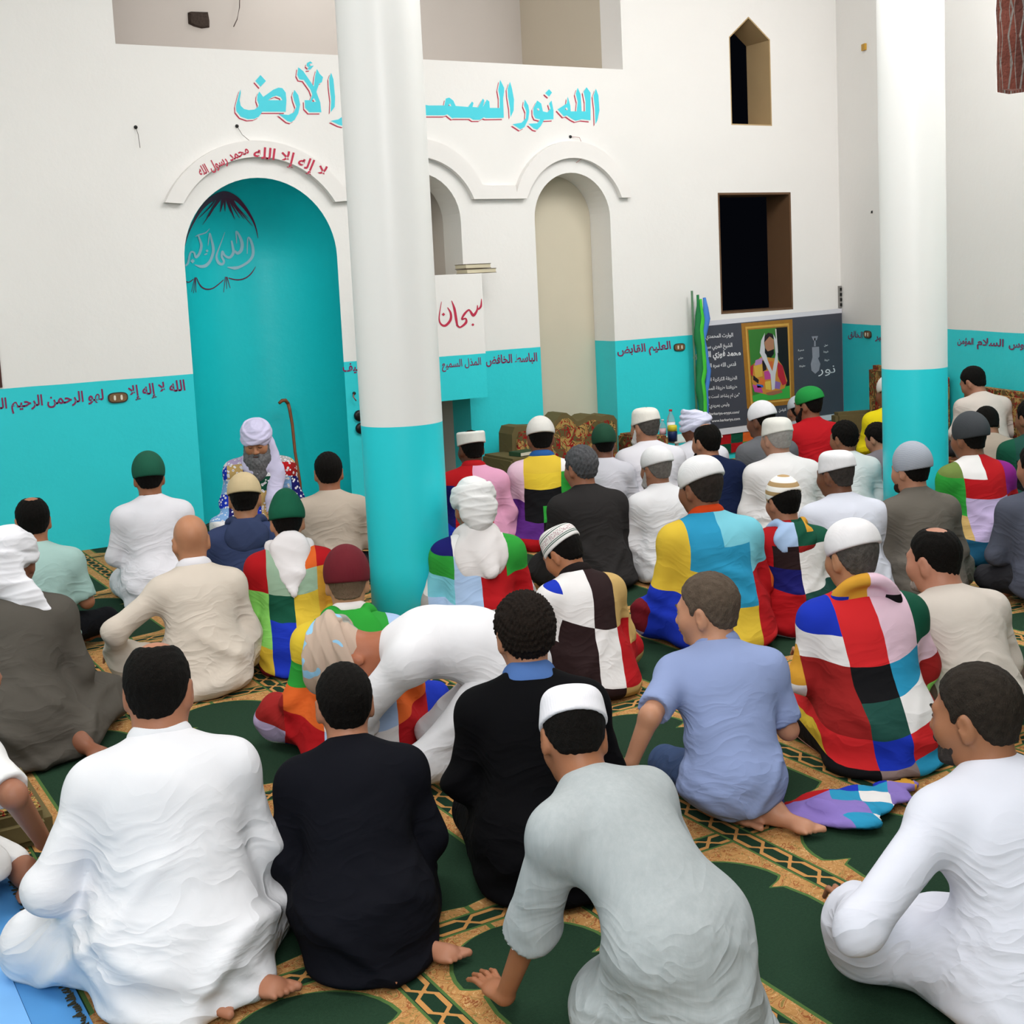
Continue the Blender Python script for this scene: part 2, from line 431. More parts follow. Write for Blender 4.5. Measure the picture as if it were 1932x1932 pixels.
# columns
def column(name, c, r, label):
    t = NT('column_paint', .35, .4); g = t.geo(); sp = t.n('ShaderNodeSeparateXYZ'); t.l(g, sp.inputs[0])
    f = t.math('GREATER_THAN', sp.outputs[2], 1.12)
    t.col(t.mix(f, lin('2bd3de'), lin('eaeae8')))
    t.l(t.bump(t.noise(7, 3, g), .06, .02), t.b.inputs['Normal'])
    o = lathe(name, [(r, 0), (r, .4), (r, 1.12), (r, 3), (r, CEIL)], t.m, 64, (c[0], c[1], 0))
    meta(o, label, 'column')
column('column', (2.86, 5.94), .207, 'thick round column nearer the middle, white above and turquoise below, before the prayer niche')
column('column', (6.62, 5.99), .208, 'round white and turquoise column on the right, in front of the side wall')
# ------------------------------------------------------------------ writing and painted decoration
AR = {'ء': ('\uFE80',), 'آ': ('\uFE81', '\uFE82'), 'أ': ('\uFE83', '\uFE84'), 'ؤ': ('\uFE85', '\uFE86'), 'إ': ('\uFE87', '\uFE88'), 'ا': ('\uFE8D', '\uFE8E'), 'ة': ('\uFE93', '\uFE94'), 'د': ('\uFEA9', '\uFEAA'), 'ذ': ('\uFEAB', '\uFEAC'), 'ر': ('\uFEAD', '\uFEAE'), 'ز': ('\uFEAF', '\uFEB0'), 'و': ('\uFEED', '\uFEEE'), 'ى': ('\uFEEF', '\uFEF0')}
for ch, b_ in dict(ب=0xFE8F, ت=0xFE95, ث=0xFE99, ج=0xFE9D, ح=0xFEA1, خ=0xFEA5, س=0xFEB1, ش=0xFEB5, ص=0xFEB9, ض=0xFEBD, ط=0xFEC1, ظ=0xFEC5, ع=0xFEC9, غ=0xFECD, ف=0xFED1, ق=0xFED5, ك=0xFED9, ل=0xFEDD, م=0xFEE1, ن=0xFEE5, ه=0xFEE9, ي=0xFEF1).items():
    AR[ch] = tuple(chr(b_+i) for i in range(4))
LAM = {'ا': ('\uFEFB', '\uFEFC'), 'أ': ('\uFEF7', '\uFEF8'), 'إ': ('\uFEF9', '\uFEFA')}
def shape_ar(s):
    out = []; i = 0; prev = False
    while i < len(s):
        c = s[i]
        if c == 'ل' and i+1 < len(s) and s[i+1] in LAM:
            out.append(LAM[s[i+1]][1 if prev else 0]); prev = False; i += 2; continue
        f = AR.get(c)
        if f is None: out.append(c); prev = False; i += 1; continue
        nxt = i+1 < len(s) and s[i+1] in AR and len(AR[s[i+1]]) > 1
        join = nxt and len(f) == 4
        if len(f) == 4: g = f[(3 if prev else 2) if join else (1 if prev else 0)]
        else: g = f[1 if prev and len(f) > 1 else 0]
        out.append(g); prev = join; i += 1
    return ''.join(reversed(out))
def text_geo(s, bold=0.0, arabic=True):
    """outline of a line of writing: 2-D points (letter height about 1) and faces"""
    c = bpy.data.curves.new('letters', 'FONT'); c.body = shape_ar(s) if arabic else s; c.offset = bold; c.resolution_u = 3
    o = bpy.data.objects.new('letters', c); COL.objects.link(o)
    dg = bpy.context.evaluated_depsgraph_get(); me = bpy.data.meshes.new_from_object(o.evaluated_get(dg))
    V = [tuple(v.co[:2]) for v in me.vertices]; F = [tuple(p.vertices) for p in me.polygons]
    bpy.data.objects.remove(o); bpy.data.curves.remove(c); bpy.data.meshes.remove(me)
    return np.array(V), F
def paint_mat(name, c, rough=.5):
    return plain(name, c, rough, .3, var=.1, sc=6)
M_RED = paint_mat('red_paint', 'c4324f'); M_PURP = paint_mat('purple_paint', '8a2a5a'); M_CYAN = paint_mat('cyan_paint', '4fd9ea')
M_WHT = paint_mat('white_paint', 'f1efec'); M_SILV = paint_mat('silver_paint', '9fc4d2'); M_DPUR = paint_mat('dark_purple_paint', '6a1c40')
def add_mesh(name, V, F, mats, mi=None, parent=None):
    me = bpy.data.meshes.new(name); me.from_pydata([tuple(v) for v in V], [], F)
    for m_ in (mats if isinstance(mats, list) else [mats]): me.materials.append(m_)
    if mi is not None:
        for p, k in zip(me.polygons, mi): p.material_index = k
    return link(name, me, parent)
FW = lambda off: (lambda px, py: ony(px, py, D-off))
def RWm(off): return lambda px, py: onpl(px, py, RWO+RWN*off, RWN)
def word(s, p0, p1, hpx, mapper, mat, label=None, parent=None, bold=.012, name='painted_inscription', mid=None, arabic=True, cat='inscription'):
    """writing laid on a surface between two measured base points"""
    V, F = text_geo(s, bold, arabic)
    x0, x1 = V[:, 0].min(), V[:, 0].max(); out = []
    P0 = np.array(p0, float); P1 = np.array(p1, float); Pm = (P0+P1)/2 if mid is None else 2*np.array(mid, float)-(P0+P1)/2
    for x, y in V:
        u = (x-x0)/(x1-x0); B = (1-u)**2*P0+2*u*(1-u)*Pm+u*u*P1; t = 2*(1-u)*(Pm-P0)+2*u*(P1-Pm); t /= np.linalg.norm(t)
        nrm = np.array([t[1], -t[0]]); q = B+nrm*(y/.72*hpx); out.append(mapper(q[0], q[1]))
    o = add_mesh(name, out, F, mat, None, parent)
    if label: meta(o, label, cat)
    return o
TN_W = [None]
def strokes(name, S, T, mapper, mat, label=None, parent=None):
    """brush strokes: lists of (x, y, width)"""
    V = []; F = []
    for st in S:
        pts = np.array([T(p[0], p[1]) for p in st]); w_ = np.array([p[2] for p in st])*T.k*(1.5 if T is TN_W[0] else 1)
        if len(st) == 1:
            b = len(V); c = pts[0]; r = w_[0]/2
            for q in ((0, -r), (r, 0), (0, r), (-r, 0)): V.append(mapper(c[0]+q[0], c[1]+q[1]))
            F.append((b, b+1, b+2, b+3)); continue
        # smooth the polyline
        n = 6; P = []; W = []
        for i in range(len(pts)-1):
            p0, p1, p2, p3 = pts[max(i-1, 0)], pts[i], pts[i+1], pts[min(i+2, len(pts)-1)]
            for j in range(n):
                t = j/n; P.append(.5*((2*p1)+(-p0+p2)*t+(2*p0-5*p1+4*p2-p3)*t*t+(-p0+3*p1-3*p2+p3)*t**3)); W.append(w_[i]*(1-t)+w_[i+1]*t)
        P.append(pts[-1]); W.append(w_[-1]); P = np.array(P); b = len(V)
        for i in range(len(P)):
            d = P[min(i+1, len(P)-1)]-P[max(i-1, 0)]; d = d/(np.linalg.norm(d)+1e-9); m_ = np.array([-d[1], d[0]])
            for s_ in (-1, 1): q = P[i]+m_*s_*W[i]/2; V.append(mapper(q[0], q[1]))
        for i in range(len(P)-1): F.append((b+2*i, b+2*i+1, b+2*i+3, b+2*i+2))
    o = add_mesh(name, V, F, mat, None, parent)
    if label: meta(o, label, 'inscription')
    return o
class TR:
    def __init__(s, x, y, k): s.x, s.y, s.k = x, y, k
    def __call__(s, a, b): return (s.x+a*s.k, s.y+b*s.k)
def polys(name, L, T, mapper, mat, parent=None):
    V = []; F = []
    for loops in L:
        if not isinstance(loops[0], list): loops = [list(loops)]
        pts = [p for lp in loops for p in lp]; tri = tessellate_polygon([[Vector((p[0], -p[1], 0)) for p in lp] for lp in loops]); b = len(V)
        for p in pts: q = T(*p); V.append(mapper(*q))
        F += [tuple(b+i for i in t) for t in tri]
    return add_mesh(name, V, F, mat, None, parent)
# large cyan lettering with a red edge
T1 = TR(420, 100, .20704); T2 = TR(790, 130, .18634)
LET1 = [
 [[(165,330),(150,370),(122,480),(125,530),(165,580),(230,603),(290,600),(330,580),(362,535),(575,535),(582,430),(575,360),(545,320),(510,315),(460,335),(420,365),(370,400),(335,350),(318,385),(315,430),(330,470),(325,490),(290,515),(240,520),(195,510),(165,480),(155,430),(165,370)], [(415,430),(450,402),(490,388),(530,402),(545,430)]],
 [(345,200),(395,255),(345,308),(298,255)],
 [(655,335),(690,385),(707,470),(690,550),(655,610),(625,630),(590,620),(510,555),(600,565),(650,540),(672,490),(650,430),(640,380)],
 [[(690,130),(735,165),(790,245),(832,305),(835,280),(845,200),(860,145),(885,190),(915,220),(905,265),(880,280),(862,330),(855,355),(890,450),(900,540),(790,540),(752,500),(748,430),(800,430),(818,380),(800,330),(740,245),(700,240),(680,200)], [(810,445),(832,410),(852,445)]],
 [(770,90),(800,75),(820,92),(795,98),(792,118),(832,115),(800,150),(770,152),(786,132),(765,115)],
 [(990,180),(1010,240),(1025,400),(1022,490),(985,540),(990,430),(975,300),(972,230)],
 [(985,618),(1055,605),(1120,560),(1150,620),(1100,665),(1060,655)]]
LET2 = [
 [[(20,355),(100,370),(260,370),(275,300),(310,290),(350,320),(375,375),(500,385),(540,330),(555,345),(545,385),(600,390),(650,300),(665,320),(650,385),(690,310),(715,330),(720,395),(820,395),(820,290),(805,210),(825,110),(865,190),(865,230),(855,300),(862,495),(680,498),(660,490),(620,515),(550,515),(520,495),(360,495),(340,500),(290,460),(260,470),(20,470)], [(298,372),(318,348),(332,378)]],
 [(925,130),(945,200),(965,310),(962,420),(930,490),(925,400),(905,280),(900,200)],
 [(1075,310),(1110,370),(1120,430),(1110,510),(1070,590),(1030,612),(950,560),(1040,545),(1085,500),(1090,430),(1065,370)],
 [[(1160,400),(1200,320),(1240,350),(1258,430),(1305,440),(1335,400),(1320,350),(1345,320),(1365,420),(1365,510),(1270,515),(1235,580),(1200,615),(1165,605),(1110,555),(1200,550),(1230,512),(1180,500),(1162,460)], [(1195,405),(1212,395),(1225,415),(1208,425)]],
 [(1320,205),(1350,240),(1320,280),(1280,245)],
 [[(1405,410),(1500,350),(1510,280),(1535,370),(1540,430),(1600,430),(1610,330),(1590,250),(1610,190),(1640,260),(1650,430),(1690,430),(1690,330),(1670,230),(1700,185),(1740,240),(1740,520),(1650,510),(1590,525),(1550,505),(1500,470),(1470,480)], [(1480,405),(1498,388),(1512,410),(1495,420)]],
 [(1795,200),(1820,270),(1830,420),(1810,520),(1790,560),(1785,400),(1770,270)]]
def off_T(T, dx, dy): return TR(T.x+dx, T.y+dy, T.k)
for LT, T, lb in ((LET1, T1, 'large cyan calligraphy with red edge on the upper wall, left of the near column'), (LET2, T2, 'large cyan calligraphy with red edge on the upper wall, right of the near column')):
    root = empty('painted_calligraphy', tuple(ony(*T(600, 400), D))); bpy.context.view_layer.update()
    inv = np.array(root.location)
    mp = lambda off: (lambda px, py: ony(px, py, D-off)-inv)
    polys('red_edge', LT, off_T(T, -3.6, 4.2), mp(.002), M_RED, root)
    polys('white_edge', LT, off_T(T, -2.0, 2.3), mp(.0035), M_WHT, root)
    polys('letters', LT, T, mp(.005), M_CYAN, root)
    meta(root, lb, 'inscription')
# curved line over the niche
T3 = TR(300, 270, .18634); M1 = FW(.058)
word('لا إله إلا الله', T3(955, 150), T3(1660, 345), 21, M1, M_RED, 'red curved writing on the right half of the moulding above the turquoise niche', mid=T3(1330, 205), bold=.02)
word('محمد رسول الله', T3(425, 335), T3(915, 95), 18, M1, M_RED, 'red curved writing on the left half of the moulding above the turquoise niche', mid=T3(650, 220), bold=.02)
# dado lines
wd = [('الله لا إله إلا', (243, 748), (350, 736), 20, 'purple writing on the turquoise band just left of the niche, between niche and socket plate'),
      ('لهو الرحمن الرحيم الحي', (-32, 774), (196, 754), 20, 'long purple writing on the turquoise band at the far left, left of the socket plate'),
      ('اللطيف', (647, 701), (700, 697), 17, 'purple writing on the turquoise band half hidden by the near column'),
      ('الباسط الخافض', (917, 687), (1014, 681), 16, 'purple writing on the turquoise band between pulpit box and tall recess'),
      ('العليم القابض', (1165, 668), (1266, 658), 15, 'purple writing on the turquoise band between tall recess and the flags')]
for s_, a_, b_, h_, lb in wd: word(s_, a_, b_, h_, FW(.003), M_PURP, lb, bold=.022)
RM = RWm(.004)
word('الخالق', (1600, 635), (1627, 638), 12, RM, M_PURP, 'short purple writing on the side wall band, left of its socket plate', bold=.01)
for w_, a_, b_, h_, lb in (('المتكبر', (1651, 640), (1689, 643), 12, 'purple word on the side wall band just left of the right column'), ('الجبار', (1696, 643), (1735, 646), 12, 'purple word on the side wall band hidden behind the right column'),
        ('المؤمن', (1806, 648), (1836, 650), 12, 'partly hidden purple word at the right edge of the right column'), ('السلام', (1843, 651), (1893, 654), 14, 'middle purple word on the side wall band right of the column'), ('القدوس', (1903, 655), (1958, 658), 14, 'purple word on the side wall band cut by the right edge')):
    word(w_, a_, b_, h_, RM, M_PURP, lb, bold=.02)
# pulpit box
BX0, BX1, BY = 4.55, 5.335, D-.30
bxo = box('pulpit_box', (BX0, BY, .862), (BX1, D-.002, 1.885), M_WALL, None); meta(bxo, 'boxy balcony pulpit projecting from the wall, white over turquoise, behind the near column', 'pulpit')
TB = TR(640, 480, .2174); MB_ = lambda px, py: ony(px, py, BY-.003)
strokes('painted_inscription', [[(1235,385,4),(1230,450,18),(1205,478,14)], [(1200,440,6),(1196,485,16),(1165,528,26),(1135,488,14),(1118,485,14),(1085,520,20),(1065,562,14),(1098,556,12),(1100,592,22),(1050,632,14),(1020,610,18)],
  [(975,400,4),(1000,470,20),(1015,560,22),(1024,612,16)], [(940,460,6),(968,510,18),(965,570,22),(920,618,20),(880,600,14),(868,540,10),(888,410,4)], [(905,520,30)], [(1160,610,26)]], TB, MB_, M_RED, 'single red calligraphic word on the white front of the pulpit box')
word('المذل السميع', (834, 694), (908, 688), 14, lambda px, py: ony(px, py, BY-.003), M_PURP, 'purple writing on the turquoise lower part of the pulpit box', bold=.01)
# niche painting on the curved surface
def niche_map(px, py):
    d = ray(px, py); r = NR-.004; o_ = CC-A_(NX, D, 0)
    a = d[0]**2+d[1]**2; b = 2*(o_[0]*d[0]+o_[1]*d[1]); c = o_[0]**2+o_[1]**2-r*r
    t = (-b+math.sqrt(max(b*b-4*a*c, 0)))/2/a; P = CC+d*t
    if P[2] > NZ:
        o_ = CC-A_(NX, D, NZ); a = d@d; b = 2*(o_@d); c = o_@o_-r*r; t = (-b+math.sqrt(max(b*b-4*a*c, 0)))/2/a; P = CC+d*t
    P[1] = max(P[1], D+.003); return P
A_ = lambda *v: np.array(v, float)
TN = TR(340, 340, .1139); TN_W[0] = TN
strokes('painted_calligraphy', [[(1110,1220,8),(1112,1080,12),(1125,950,14),(1170,1000,26),(1205,1130,32),(1200,1250,32),(1130,1350,28),(1000,1430,28),(900,1455,36),(780,1440,6)],
  [(935,1050,8),(930,950,14),(930,850,18),(985,930,28),(1025,1050,36),(1010,1160,36),(950,1210,32),(905,1170,20)],
  [(850,1000,16),(870,1100,26),(880,1200,32),(820,1280,28),(740,1250,24),(700,1180,24),(690,1270,24),(725,1340,24),(700,1390,26),(640,1370,32),(600,1270,24),(640,1130,14),(690,1000,10),(740,860,4)],
  [(460,1085,6),(475,970,12),(490,880,14),(520,990,24),(545,1100,30),(545,1200,30),(500,1330,30),(430,1410,36),(340,1430,32),(240,1400,6)],
  [(490,800,4),(420,870,14),(300,910,16),(250,935,4)], [(300,920,16),(330,1000,24),(350,1090,30),(320,1210,28),(260,1275,28),(230,1200,20),(180,1190,18),(155,1250,22),(130,1370,24),(85,1420,18)],
  [(205,1340,50)], [(445,1170,34)], [(400,1235,12),(450,1215,14)]], TN, niche_map, M_SILV, 'pale silver calligraphy painted inside the turquoise niche')
fan = [[(75,1100,4),(130,900,10),(230,680,20),(350,480,34),(500,330,54),(720,240,76),(900,290,56),(1050,430,40),(1180,620,24),(1250,780,14),(1290,960,4)]]
rr = random.Random(2)
for ex, ey, w_ in ((370,740,12),(300,640,12),(440,620,12),(480,600,16),(560,470,22),(665,530,26),(745,520,22),(840,540,12),(905,650,22),(985,630,14),(1065,650,16),(1130,640,14),(1200,760,12)):
    fan.append([(720+(ex-720)*.25, 250, w_*1.3), ((720+ex)/2+rr.uniform(-10, 10), (250+ey)/2-30, w_*1.2), (ex, ey, 3)])
strokes('painted_curtain', fan, TN, niche_map, M_DPUR, 'dark purple fan-shaped brush painting at the top of the turquoise niche')
strokes('painted_swag', [[(65,1655,8),(140,1690,10),(220,1640,8)], [(270,1610,6),(340,1750,12),(440,1805,14),(560,1780,12),(720,1650,8)], [(800,1620,10),(950,1650,13),(1080,1620,12),(1180,1540,12),(1250,1430,4)],
  [(245,1610,6),(190,1850,4)], [(250,1610,6),(225,1870,4)], [(258,1610,10),(262,1860,4)], [(750,1600,8),(720,1860,4)], [(765,1600,8),(775,1800,4)], [(775,1600,10),(830,1790,4)]], TN, niche_map, M_DPUR, 'thin dark swag lines with tassels painted under the silver calligraphy')
# socket plates
M_PLATE = plain('brown_marbled_plastic', '8a6a48', .3, .5, var=.4, sc=40); M_PRIM = plain('dark_plate_rim', '3b3126', .35, .5); M_INS = plain('cream_socket_insert', 'e9e4d2', .3, .4)
def socket(c, ux, uy, nrm, w_, h_, label):
    root = empty('socket_plate', tuple(c)); c0 = np.zeros(3); nrm = np.array(nrm)
    def sup(sx, sz, d0, d1, name, mat, ox=0):
        n = 28; V = []; F = []
        for dd in (d0, d1):
            for i in range(n):
                a = 2*PI*i/n; ca, sa = math.cos(a), math.sin(a)
                x = math.copysign(abs(ca)**.65, ca)*sx+ox; z = math.copysign(abs(sa)**.65, sa)*sz
                V.append(np.array(ux)*x+np.array(uy)*z+nrm*dd)
        F = [tuple(range(n-1, -1, -1)), tuple(range(n, 2*n))]+[(i, (i+1) % n, n+(i+1) % n, n+i) for i in range(n)]
        return add_mesh(name, V, F, mat, None, root)
    sup(w_/2, h_/2, .001, .012, 'rim', M_PRIM); sup(w_/2*.88, h_/2*.80, .012, .016, 'plate', M_PLATE)
    for s_ in (-1, 1): sup(w_*.055, h_*.24, .016, .019, 'socket_insert', M_INS, s_*w_*.17)
    meta(root, label, 'wall socket', 'brown oval socket plates in the dado')
socket(ony(222, 750, D), (1, 0, 0), (0, 0, 1), (0, -1, 0), .145, .078, 'brown oval socket plate on the left turquoise wall, among purple writing')
socket(ony(1281, 655, D), (1, 0, 0), (0, 0, 1), (0, -1, 0), .13, .072, 'brown oval socket plate on the front wall just left of the flags')
socket(onpl(1638, 631, RWO, RWN), -RWU, (0, 0, 1), RWN, .16, .075, 'brown oval socket plate on the side wall near the corner')
M_BLK = plain('black_plastic', '141414', .4, .4)
for (px, py, lb) in ((677, 784, 'upper round black wall fitting peeking out left of the near column'), (680, 808, 'lower round black wall fitting peeking out left of the near column')):
    c = ony(px, py, D); o = lathe('wall_fitting', [(.045, 0), (.045, .02), (.03, .03)], M_BLK, 20); o.location = c; o.rotation_euler = (PI/2, 0, 0); meta(o, lb, 'wall fitting', 'round black wall fittings')
# loose wires and small things on the walls
M_WIRE = plain('thin_dark_wire', '5a4d48', .5); M_RW = plain('thin_red_wire', 'a05a50', .5)
def wire(name, pxs, mapper, r, mat, label, offs=None, holder=True):
    pts = [np.array(mapper(x, y)) for x, y in pxs]; root = empty(name, tuple(pts[0]))
    b = [p-pts[0]+(0 if i == 0 else 1)*np.array([0, -.02-.006*i, 0]) for i, p in enumerate(pts)]
    link('wire', tube_mesh('wire', b, r, mat, 6), root)
    if holder: lathe('wire_hole', [(.014, 0), (.012, .008)], M_BLK, 12, parent=root).rotation_euler = (PI/2, 0, 0)
    meta(root, label, 'wire'); return root
wire('loose_wire', [(256, 240), (259, 255), (262, 280)], FW(.004), .002, M_WIRE, 'short loose wire sticking out of the white wall, upper left')
w2 = wire('loose_wire', [(447, 238), (455, 255), (470, 268), (490, 281), (497, 283)], FW(.004), .002, M_WIRE, 'loose wire hanging below the cyan lettering above the niche')
wire('loose_wire', [(1076, 258), (1090, 260), (1097, 278), (1093, 300), (1082, 308)], FW(.004), .0022, M_RW, 'curled reddish wire hanging over the tall arched recess')
wire('loose_wire', [(452, -6), (450, 15), (445, 38), (438, 52)], lambda x, y: ony(x, y, D+1.66), .004, M_WIRE, 'wire hanging in the gallery opening at the top', holder=False)
wire('loose_wire', [(1645, 400), (1637, 404), (1641, 412), (1643, 428)], RWm(.004), .003, M_WIRE, 'short loose wire on the side wall left of the right column')
wire('loose_wire', [(668, 742), (664, 748), (669, 756)], FW(.004), .005, M_RW, 'bit of red wire on the turquoise wall beside the near column')
M_YEL = plain('yellow_box_plastic', 'c99a35', .5, var=.3, sc=30)
c = onpl(1632, 89, RWO, RWN); bm = bmesh.new(); bm_box(bm, (-.035, -.01, -.03), (.035, .012, .03)); o = link('junction_box', bm_mesh('junction_box', bm, M_YEL)); o.location = c+RWN*.012; o.rotation_euler = (0, 0, math.atan2(RWU[1], RWU[0])); meta(o, 'small yellow junction box high on the side wall', 'junction box')
root = empty('switch_strip', tuple(ony(1584, 560, D))); bm = bmesh.new(); bm_box(bm, (-.022, -.02, -.11), (.022, 0, .11)); link('strip', bm_mesh('strip', bm, plain('grey_plastic', '8d8a86', .4)), root)
for i in range(4):
    bm = bmesh.new(); bm_box(bm, (-.014, -.026, -.095+i*.052), (.014, -.02, -.065+i*.052)); link('switch', bm_mesh('switch', bm, M_BLK), root)
meta(root, 'narrow vertical switch strip in the corner above the banner', 'switch')
# broken hole in the gallery wall
GH = [(3.62, 4.38), (3.66, 4.395), (3.82, 4.39), (3.86, 4.385), (3.865, 4.30), (3.86, 4.24), (3.80, 4.225), (3.73, 4.235), (3.66, 4.25), (3.62, 4.30)]
gy = D+1.70; _p = [ony(x, y, gy) for x, y in [(354, 24), (360, 22), (392, 23), (395, 40), (395, 52), (380, 54), (365, 50), (355, 45)]]
bm = bmesh.new()
va = [bm.verts.new((p[0], gy-.004, p[2])) for p in _p]; cx_ = sum(p[0] for p in _p)/8; cz_ = sum(p[2] for p in _p)/8
vb = [bm.verts.new((cx_+(p[0]-cx_)*.8, gy-.03, cz_+(p[2]-cz_)*.8)) for p in _p]
bm.faces.new(vb)
for i in range(8): bm.faces.new((va[i], va[(i+1) % 8], vb[(i+1) % 8], vb[i]))
o = link('rough_brick_patch', bm_mesh('rough_brick_patch', bm, plain('rough_brick', '5d514a', .9, .1, var=.7, sc=60, bump=.8))); meta(o, 'rough bare brick patch in the grey gallery wall at the top', 'brick patch')

# ------------------------------------------------------------------ banner
ban = empty('banner', (8.75, D-.03, .35)); BO = np.array([8.75, D-.03, .35])
def BM(off): return lambda px, py: ony(px, py, D-.03-off)-BO
TZ = TR(1290, 560, .176)
M_SL = plain('dark_slate_print', '4a4c57', .5, .3, var=.2, sc=3); M_BW = plain('banner_white', 'dcdce4', .5, .3, var=.05)
bt = [(7.80, .36), (9.665, .43), (9.665, 1.375), (7.80, 1.40)]
bm = bmesh.new()
def bquad(pts, y0, y1, mat, name):
    bm = bmesh.new(); a = [bm.verts.new((x-BO[0], y0-BO[1], z-BO[2])) for x, z in pts]; b = [bm.verts.new((x-BO[0], y1-BO[1], z-BO[2])) for x, z in pts]
    bm.faces.new(a); bm.faces.new(b[::-1])
    for i in range(len(pts)): bm.faces.new((a[i], a[(i+1) % len(pts)], b[(i+1) % len(pts)], b[i]))
    return link(name, bm_mesh(name, bm, mat), ban)
q1 = ony(1322, 607, D-.03); q2 = ony(1587, 582, D-.03); q3 = ony(1587, 790, D-.03); q4 = ony(1360, 822, D-.03)
bquad([(7.82, .245), (9.66, .255), (9.66, q2[2]), (7.82, q1[2])], D-.03, D-.022, M_BW, 'white_border')
i1_ = ony(1322, 606, D-.03); 
bquad([(7.82, .31), (9.655, .315), (9.655, q2[2]-.045), (7.82, q1[2]-.045)], D-.033, D-.03, M_SL, 'printed_field')
M_GOLD = plain('gold_print', 'b07a2c', .4, .4, var=.35, sc=20); M_GOLD2 = plain('gold_print_light', 'd9a94e', .4, .4, var=.2, sc=20)
FO = [(615,285),(1165,240),(1190,1150),(680,1200)]; FI = [(640,305),(1145,262),(1168,1132),(700,1178)]; F2 = [(690,355),(1110,322),(1140,1085),(745,1125)]
bp = empty('framed_portrait_print', (0, 0, 0)); bp.parent = ban
polys('frame', [[FO, F2]], TZ, BM(.005), M_GOLD, bp); polys('frame_inner', [[[(660,322),(1128,282),(1152,1112),(720,1156)], [(678,342),(1115,308),(1143,1096),(738,1138)]]], TZ, BM(.006), M_GOLD2, bp)
def pp(name, c, L, off): polys(name, L, TZ, BM(off), plain('print_'+c, c, .5, var=.08), bp)
pp('portrait_background', '3d7f36', [F2], .005); pp('portrait_dark_side', '1a1a1c', [[(990,332),(1110,322),(1136,960),(1100,960),(1000,600)]], .006)
pp('portrait_staff', 'd8d6d2', [[(980,345),(992,345),(1012,600),(1000,600)]], .0065)
pp('portrait_ground', '3fae48', [[(735,1060),(1136,950),(1140,1085),(745,1125)]], .0065)
pp('portrait_robe', 'c98a3a', [[(830,640),(900,650),(1000,660),(1060,740),(1110,900),(1080,980),(900,1050),(760,1020),(730,900),(750,720)]], .007)
for c_, L_ in (('b98ac0', [(770,680),(850,650),(835,720),(760,740)]), ('d9b04a', [(750,740),(840,720),(845,850),(770,870)]), ('2a2024', [(840,680),(875,690),(890,780),(850,800)]), ('2a2024', [(745,840),(805,890),(800,930),(745,890)]),
               ('c24a9a', [(860,800),(925,790),(940,880),(870,890)]), ('e07a35', [(820,860),(880,890),(860,960),(815,930)]), ('b8283a', [(1000,690),(1060,740),(1105,930),(1060,950),(1010,850)]), ('c24a9a', [(735,940),(830,960),(850,1030),(760,1020)]),
               ('3a6ac8', [(780,935),(850,945),(855,970),(790,975)]), ('e0c050', [(870,910),(930,900),(935,1000),(880,990)]), ('d06a3a', [(905,690),(955,690),(955,790),(925,780)]), ('8a6ab0', [(975,900),(1040,920),(1030,990),(970,980)]), ('b8283a', [(715,750),(745,720),(740,860),(718,830)])):
    pp('robe_patch', c_, [L_], .0078)
pp('portrait_scarf', 'cfd0d6', [[(870,385),(830,470),(815,600),(860,690),(930,830),(945,1000),(975,990),(985,830),(1010,700),(1000,480),(960,400),(985,620),(950,800),(900,680),(880,600),(862,500)]], .0085)
pp('portrait_face', 'b07f62', [[(868,450),(920,420),(965,460),(970,560),(925,600),(880,570),(865,500)]], .009)
pp('portrait_cap', '2b2226', [[(862,490),(868,420),(905,385),(950,395),(968,450),(920,425)]], .0095)
pp('portrait_beard', '181618', [[(870,545),(900,585),(930,575),(965,560),(968,610),(935,652),(895,640),(870,600)]], .0095)
pp('portrait_hands', 'a06a50', [[(880,1030),(960,1010),(1050,1000),(1060,1025),(960,1055),(900,1055)]], .0085)
M_PW = plain('print_white', 'e6e6ea', .5, var=.03)
def bw(s_, a_, b_, h_, arabic=True, nm='printed_line', bold=.02):
    word(s_, TZ(*a_), TZ(*b_), h_, BM(.006), M_PW, parent=ban, bold=bold, name=nm, arabic=arabic)
bw('الوارث المحمدي الشيخ', (110, 452), (530, 425), 7.0); bw('الشيخ المربي سيدي', (190, 558), (522, 535), 7.5)
bw('محمد فوزي الكركري', (100, 655), (612, 625), 10.5, bold=.035); bw('قدس الله سره الشريف', (165, 765), (562, 738), 7.5)
bw('الطريقة الكركرية الشاذلية', (165, 912), (572, 885), 6.5); bw('طريقتنا طريقة المشاهدة', (180, 1005), (572, 978), 6.5)
bw('"من لم يشاهد لست بشيخه', (185, 1090), (600, 1065), 6); bw('وليس بمريدي"', (265, 1185), (490, 1165), 6)
bw('//karkariya-egypt.com/', (255, 1270), (598, 1248), 5, False); bw('www.karkariya.com', (300, 1345), (604, 1318), 5, False)
bw('للتواصل', (1020, 1232), (1098, 1220), 5); bw('نور', (1440, 825), (1625, 812), 16, bold=.0)
for a_, b_, s_ in (((1225, 585), (1290, 575), 'محبة'), ((1230, 670), (1285, 662), 'علم'), ((1240, 755), (1305, 745), 'حقيقة'), ((1505, 530), (1548, 525), 'عمل'), ((1500, 600), (1550, 593), 'شريعة'), ((1510, 690), (1560, 682), 'طريقة')):
    bw(s_, a_, b_, 3.5)
M_PG = plain('print_grey', '9a9aa6', .5, var=.2, sc=30)
polys('printed_tower', [[(1375,540),(1450,535),(1455,640),(1440,660),(1465,720),(1450,790),(1410,825),(1370,790),(1362,720),(1380,650)], [(1400,440),(1412,440),(1416,530),(1396,530)], [(1370,425),(1440,420),(1425,465),(1390,470)]], TZ, BM(.005), M_PG, ban)
